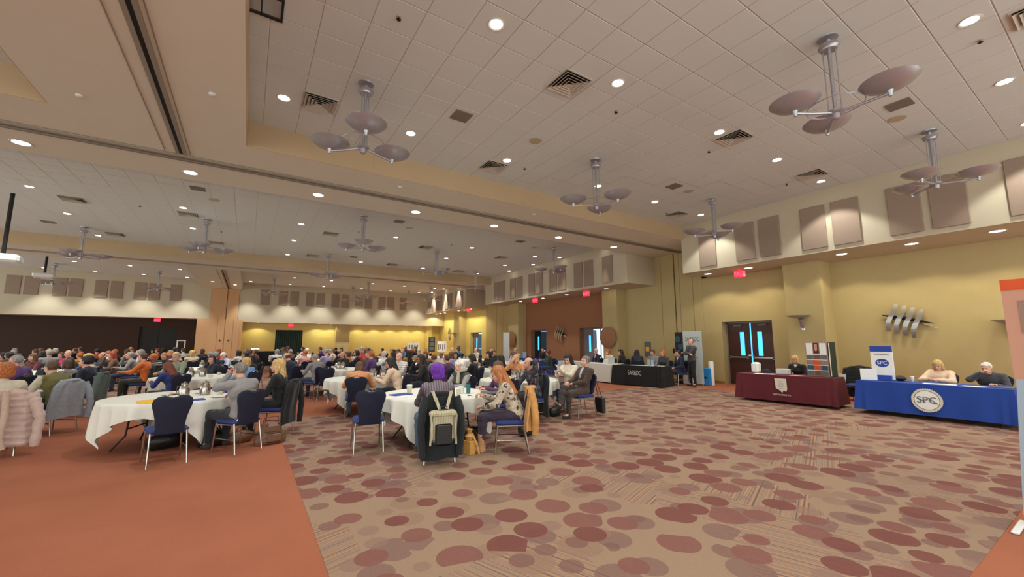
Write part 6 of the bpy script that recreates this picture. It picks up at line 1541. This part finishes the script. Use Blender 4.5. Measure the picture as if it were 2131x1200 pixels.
# ------------------------------------------------------------------ the crowd
CROWD = [
(-5.87,19.93,2.63,0,'maroon','long','brown'),
(-5.90,21.24,0.37,4,'grey','short','grey'),
(-6.19,23.66,2.51,0,'magenta','bob','brown'),
(-5.11,21.18,0.95,2,'ochre','bun','ginger'),
(-5.08,20.01,2.08,6,'black','balding','brown'),
(-6.41,22.46,0.49,2,'navy','bob','dark'),
(-3.96,17.31,1.07,0,'denim blue','curly','blonde'),
(-4.31,21.14,1.21,0,'white','bald','skin'),
(-4.66,23.98,1.86,1,'black','short','ginger'),
(-9.55,30.10,0.67,2,'grey','short','grey'),
(-6.29,18.91,2.15,5,'black','balding','brown'),
(-7.67,23.93,1.89,5,'black','bob','dark'),
(-7.40,22.57,1.38,4,'dark green','curly','dark'),
(-3.86,19.56,1.87,1,'brown','long','red'),
(-4.31,20.23,2.21,2,'navy','balding','brown'),
(-3.63,22.22,1.48,2,'white','curly','grey'),
(-3.29,19.00,1.67,1,'grey','short','grey'),
(-3.89,23.77,1.78,0,'purple','bald','skin'),
(-2.50,17.35,0.51,2,'black and white striped','curly','ginger'),
(-2.59,25.28,0.61,3,'white','short','brown'),
(-2.85,26.04,0.10,6,'black','bob','dark'),
(-2.45,15.75,1.30,0,'orange','short','brown'),
(-2.38,20.77,0.56,4,'beige','curly','blonde'),
(-2.36,18.25,2.82,2,'black','short','ginger'),
(-2.55,21.55,0.18,5,'navy','bob','ginger'),
(-2.65,22.34,1.75,0,'navy','short','grey'),
(-1.37,12.12,0.78,2,'deep blue','long','auburn'),
(-1.62,14.80,2.63,0,'sage green','short','grey'),
(-1.79,20.22,0.36,3,'beige','bob','blonde'),
(-0.82,14.90,2.09,6,'dark navy','long','dark'),
(-2.00,23.17,2.17,2,'grey','short','grey'),
(-1.06,23.41,2.28,1,'red','bob','red'),
(-1.08,20.59,0.84,5,'black','short','grey'),
(-0.80,16.21,0.67,0,'navy','short','grey'),
(-0.58,19.10,2.22,4,'pale blue','short','white'),
(0.21,21.81,1.26,4,'maroon','short','brown'),
(-0.31,20.35,1.02,3,'white','bob','dark'),
(0.13,21.02,0.93,1,'brown','curly','brown'),
(0.23,17.11,1.09,5,'black','bob','dark'),
(1.09,15.29,2.55,2,'beige','long','blonde'),
(0.15,14.25,1.49,6,'black','long','dark'),
(-0.01,16.34,1.25,6,'red','bob','dark'),
(0.03,12.32,0.82,0,'light blue','bob','blonde'),
(1.92,28.92,2.09,1,'grey','short','grey'),
(1.61,21.76,0.74,4,'brown','short','grey'),
(2.40,21.60,0.96,7,'white','short','white'),
(1.20,22.44,0.08,6,'white','curly','grey'),
(2.97,28.89,2.02,3,'black','bob','dark'),
(1.89,17.68,0.31,3,'pink','short','ginger'),
(3.19,30.34,0.78,7,'brown','long','brown'),
(2.14,20.16,2.50,1,'white','bob','dark'),
(3.68,26.63,1.38,0,'purple','short','brown'),
(2.60,17.31,0.56,7,'lavender','short','grey'),
(4.44,29.96,0.12,1,'white','short','white'),
(4.77,26.70,2.50,4,'maroon','bob','dark'),
(5.00,29.39,0.60,0,'black','short','dark'),
(3.74,22.35,1.13,5,'beige','short','grey'),
(1.20,14.49,0.63,5,'navy','balding','brown'),
(1.76,13.55,0.55,1,'grey','short','grey'),
(3.01,16.06,2.03,1,'black','bald','skin'),
(3.72,13.82,1.21,5,'white','bob','brown'),
(3.91,18.02,1.22,0,'maroon','bob','dark'),
(5.14,22.74,2.24,4,'red','long','brown'),
(3.40,17.40,1.06,2,'ochre','curly','brown'),
(5.01,20.25,0.74,0,'black','short','dark'),
(3.80,15.89,2.10,2,'brown','short','brown'),
(4.18,15.19,1.63,3,'white','short','white'),
(3.24,13.17,0.91,2,'purple','short','ginger'),
(5.56,17.64,2.33,2,'rust','bob','dark'),
(6.01,19.98,0.65,6,'black','bob','dark'),
(5.27,16.90,2.41,2,'charcoal','short','dark'),
(4.28,14.39,1.34,2,'maroon','long','dark'),
(3.71,11.68,2.02,0,'white and grey striped','bald','skin'),
(5.17,15.64,0.41,4,'ochre','long','dark'),
(3.96,10.53,1.35,1,'black','long','dark'),
(6.56,17.82,2.44,5,'sage green','short','grey'),
(5.84,15.20,0.43,0,'rust','bob','brown'),
(4.75,12.55,2.11,0,'navy','short','grey'),
(5.62,13.24,2.59,2,'cream','short','white'),
(6.33,13.61,2.46,2,'lavender','bob','dark'),
(4.80,10.97,0.55,3,'plum','short','brown'),
(4.90,11.76,0.33,5,'grey','short','brown'),
(5.57,10.78,0.75,7,'black','bob','dark'),
(6.28,10.41,0.49,2,'lavender','long','dark'),
(7.35,12.96,1.78,0,'black','bob','dark'),
(7.00,10.76,0.75,7,'dark green','short','brown'),
(6.34,9.61,2.05,1,'tan','bob','blonde'),
(-3.54,15.62,2.01,0,'beige','bob','dark'),
(-3.54,13.98,1.13,0,'grey','bob','brown'),
(-4.21,13.45,1.00,6,'purple','short','grey'),
(-4.85,16.21,2.20,5,'dark green','balding','white'),
(10.68,16.45,2.03,4,'lavender','balding','brown'),
(11.23,14.50,1.22,7,'dark green','curly','auburn'),
(9.64,16.57,2.59,6,'dark green','curly','brown'),
(7.20,22.16,1.87,6,'denim blue','short','auburn'),
(6.83,20.25,0.84,4,'black','curly','auburn'),
(10.59,18.38,1.04,7,'charcoal','balding','brown'),
(9.47,20.81,1.98,6,'brown','balding','dark'),
(10.67,20.33,1.66,2,'beige','balding','dark'),
(3.81,23.36,1.30,0,'maroon','long','brown'),
(5.84,27.37,2.50,7,'purple','curly','white'),
(5.84,24.63,0.70,4,'grey','bob','dark'),
(7.36,26.81,1.67,0,'purple','long','dark'),
(7.50,25.44,1.17,2,'purple','curly','blonde'),
(9.68,25.22,2.01,0,'rust','short','blonde'),
(11.22,23.75,1.58,2,'lavender','short','dark'),
(10.80,22.80,1.37,7,'denim blue','bob','brown'),
(2.03,26.03,0.71,2,'maroon','curly','dark'),
(3.81,27.58,1.55,0,'beige','curly','grey'),
(0.01,26.21,1.67,2,'beige','short','grey'),
(-1.82,25.04,0.53,6,'charcoal','bob','brown'),
(-1.26,27.81,2.14,0,'charcoal','long','grey'),
(-3.83,26.63,1.48,4,'rust','short','auburn'),
(-4.90,28.39,1.94,6,'lavender','short','auburn'),
(-4.63,25.70,1.20,7,'grey','bob','brown'),
(-5.65,25.65,0.51,3,'rust','short','dark'),
(-4.00,27.76,1.53,6,'purple','curly','dark'),
(-8.15,28.16,1.96,3,'purple','balding','dark'),
(-7.84,26.81,1.21,0,'charcoal','short','brown'),
(-8.30,26.10,0.91,2,'navy','bob','grey'),
(-9.10,28.62,2.38,7,'grey','bob','dark'),
(6.99,29.38,0.87,1,'denim blue','balding','white'),
(6.94,31.46,1.64,4,'beige','curly','white'),
(5.75,31.80,2.47,2,'beige','short','blonde'),
(10.68,29.92,2.02,7,'brown','bob','brown'),
(9.54,27.40,0.72,6,'maroon','long','blonde'),
(9.92,30.22,2.32,4,'purple','balding','grey'),
(3.56,31.21,1.21,5,'grey','short','brown'),
(2.27,30.18,0.80,2,'maroon','short','brown'),
(2.38,33.01,2.05,2,'maroon','curly','brown'),
(3.27,32.53,1.59,3,'black','bob','auburn'),
(-4.65,32.78,1.93,0,'maroon','bob','brown'),
(-4.01,30.39,0.91,2,'black','long','dark'),
(-5.29,30.01,0.71,7,'dark green','short','blonde'),
(-3.82,32.19,1.82,4,'denim blue','short','brown'),
(-3.59,31.23,1.26,7,'rust','long','dark'),
(-7.88,32.47,1.57,3,'black','short','dark'),
(-7.66,31.12,1.48,0,'black','short','brown'),
(-9.14,33.01,2.54,1,'dark green','bob','blonde'),
(-8.21,30.42,1.24,0,'black','bob','white'),
]
POSES = []
spec = [dict(lean=10, pitch=6, L=(-0.18, 0.42, 0.8), Rr=(0.18, 0.42, 0.8)), dict(lean=12, pitch=6, yaw=8, L=(-0.16, 0.36, 0.8), Rr=(0.05, 0.22, 1.13), pr=(0.6, 0.5, -1)), dict(lean=5, pitch=4),
        dict(lean=3, pitch=0, L=(0.1, 0.22, 0.9), Rr=(-0.1, 0.22, 0.88), pl=(-0.9, 0.2, -0.5), pr=(0.9, 0.2, -0.5)), dict(lean=-8, pitch=0, cross=True, headlean=8), dict(lean=24, pitch=28, L=(-0.16, 0.44, 0.8), Rr=(0.14, 0.44, 0.8)),
        dict(lean=8, yaw=40, pitch=2, L=(-0.2, 0.4, 0.8)), dict(lean=8, pitch=26, L=(-0.04, 0.34, 0.86), Rr=(0.04, 0.34, 0.86))]
PTXT = ['arms on table', 'chin on hand', 'hands in lap', 'arms crossed', 'leaning back', 'bent forward', 'head turned', 'looking down']
for fem in (0, 1):
    for sp in spec:
        J = joints(fem=fem, **sp); POSES.append((J, build_meshes(J, 0.022)))
FEMH = {'long', 'bob', 'bun', 'curly'}
def zone(x, y):
    px = project(x, y, 1.2)[0]
    z = [(90, 'far left edge'), (210, 'left dark wall'), (290, 'left of black doors'), (375, 'under black doors'), (445, 'left of tan column'), (505, 'under tan column'),
         (570, 'by black stage table'), (640, 'under teal doorway'), (700, 'right of teal doorway'), (760, 'yellow wall left end'), (830, 'yellow wall middle'), (900, 'yellow wall right end'),
         (960, 'by the easels'), (1010, 'under the last doorway')]
    for a, b in z:
        if px < a: return b
    return 'by the far disc'
def dep(y): return 'near row' if y < 15.5 else 'middle row' if y < 20.5 else 'back row' if y < 26.5 else 'rearmost row'
rnd = random.Random(3)
PANTS = [(34, 34, 40), (44, 48, 66), (60, 56, 54), (30, 30, 34), (52, 62, 84)]
seen = {}
items = []
CROWD = [(x, y, rz, {'deep blue': 5, 'orange': 0, 'pale blue': 5}.get(top, p), top, hs, hc) for (x, y, rz, p, top, hs, hc) in CROWD]
for (x, y, rz, p, top, hs, hc) in CROWD:
    tn = top; 
    lab = 'person in %s, %s, %s, %s' % (tn, PTXT[p], dep(y), zone(x, y))
    seen.setdefault(lab, []).append((x, y)); items.append((x, y, rz, p, top, hs, hc, lab))
for (x, y, rz, p, top, hs, hc, lab) in items:
    grp = seen[lab]
    if len(grp) > 1:
        k = sorted(grp, key=lambda q: project(q[0], q[1], 1.2)[0]).index((x, y)); lab = lab + ', ' + (['left one', 'right one'] if len(grp) == 2 else ['left one', 'middle one', 'right one'] + [q + ' one' for q in ORD[3:]])[k]
    fem = 1 if hs in FEMH else 0
    J, me = POSES[fem * 8 + p]
    tm = {'black and white striped': M['stripe_top'], 'white and grey striped': M['stripe_soft']}.get(top)
    cn = {'black and white striped': 'black', 'white and grey striped': 'white'}.get(top, top)
    hcn = hc if hc in HCOL else 'brown'
    s = rnd.uniform(0.95, 1.03) * (0.97 if fem else 1.0)
    sk = rnd.choice(SKINS[:4] * 3 + SKINS)
    o = make_person(me, J, cn, rnd.choice(PANTS), hs if hs != 'bald' else 'bald', hcn, lab, 'seated audience', sk, top_mat=tm, face=y < 16, s=s)
    place(o, (x, y, 0), rz)
    cl = 'chair of the ' + lab
    if len(cl.split()) > 16: cl = 'chair of ' + lab
    if len(cl.split()) > 16: cl = cl.replace('white and grey striped', 'grey striped')
    if top == 'orange': coat(x, y, rz, 'black coat hanging over the chair of the person in orange', (22, 22, 24), 0.25, 0.25, False, (1, 1), 21)
    if y < 15.2: chair(x, y, rz, cl)
    else: far_chair(x, y, rz, cl)
# a few chairs pushed in without sitters
for (x, y, f, l) in ((1.55, 19.6, (0.9, -0.3), 'standing empty at the fourth row centre table, left side'), (2.0, 13.0, (0.2, 0.9), 'standing empty with its back to the viewer behind the pale green cloth'), (12.1, 17.6, (-1, 0), 'standing empty by the blue tables, right'), (11.6, 18.6, (-1, 0.2), 'standing empty by the blue tables, left'), (14.35, 4.58, (-1, 0), 'black coated between the maroon and blue tables'), (11.3, 16.0, (-0.6, -0.6), 'standing empty at the table by the white booth'), (9.0, 16.2, (0.6, -0.6), 'standing empty left of that table')):
    chair(x, y, facing(*f), NV + l)
coat(14.35, 4.58, facing(-1, 0), 'bulky black coat heaped on the chair between the maroon and blue tables', (16, 16, 18), 0.1, 0.34, True, (1, 1), 9, flare=0.1)
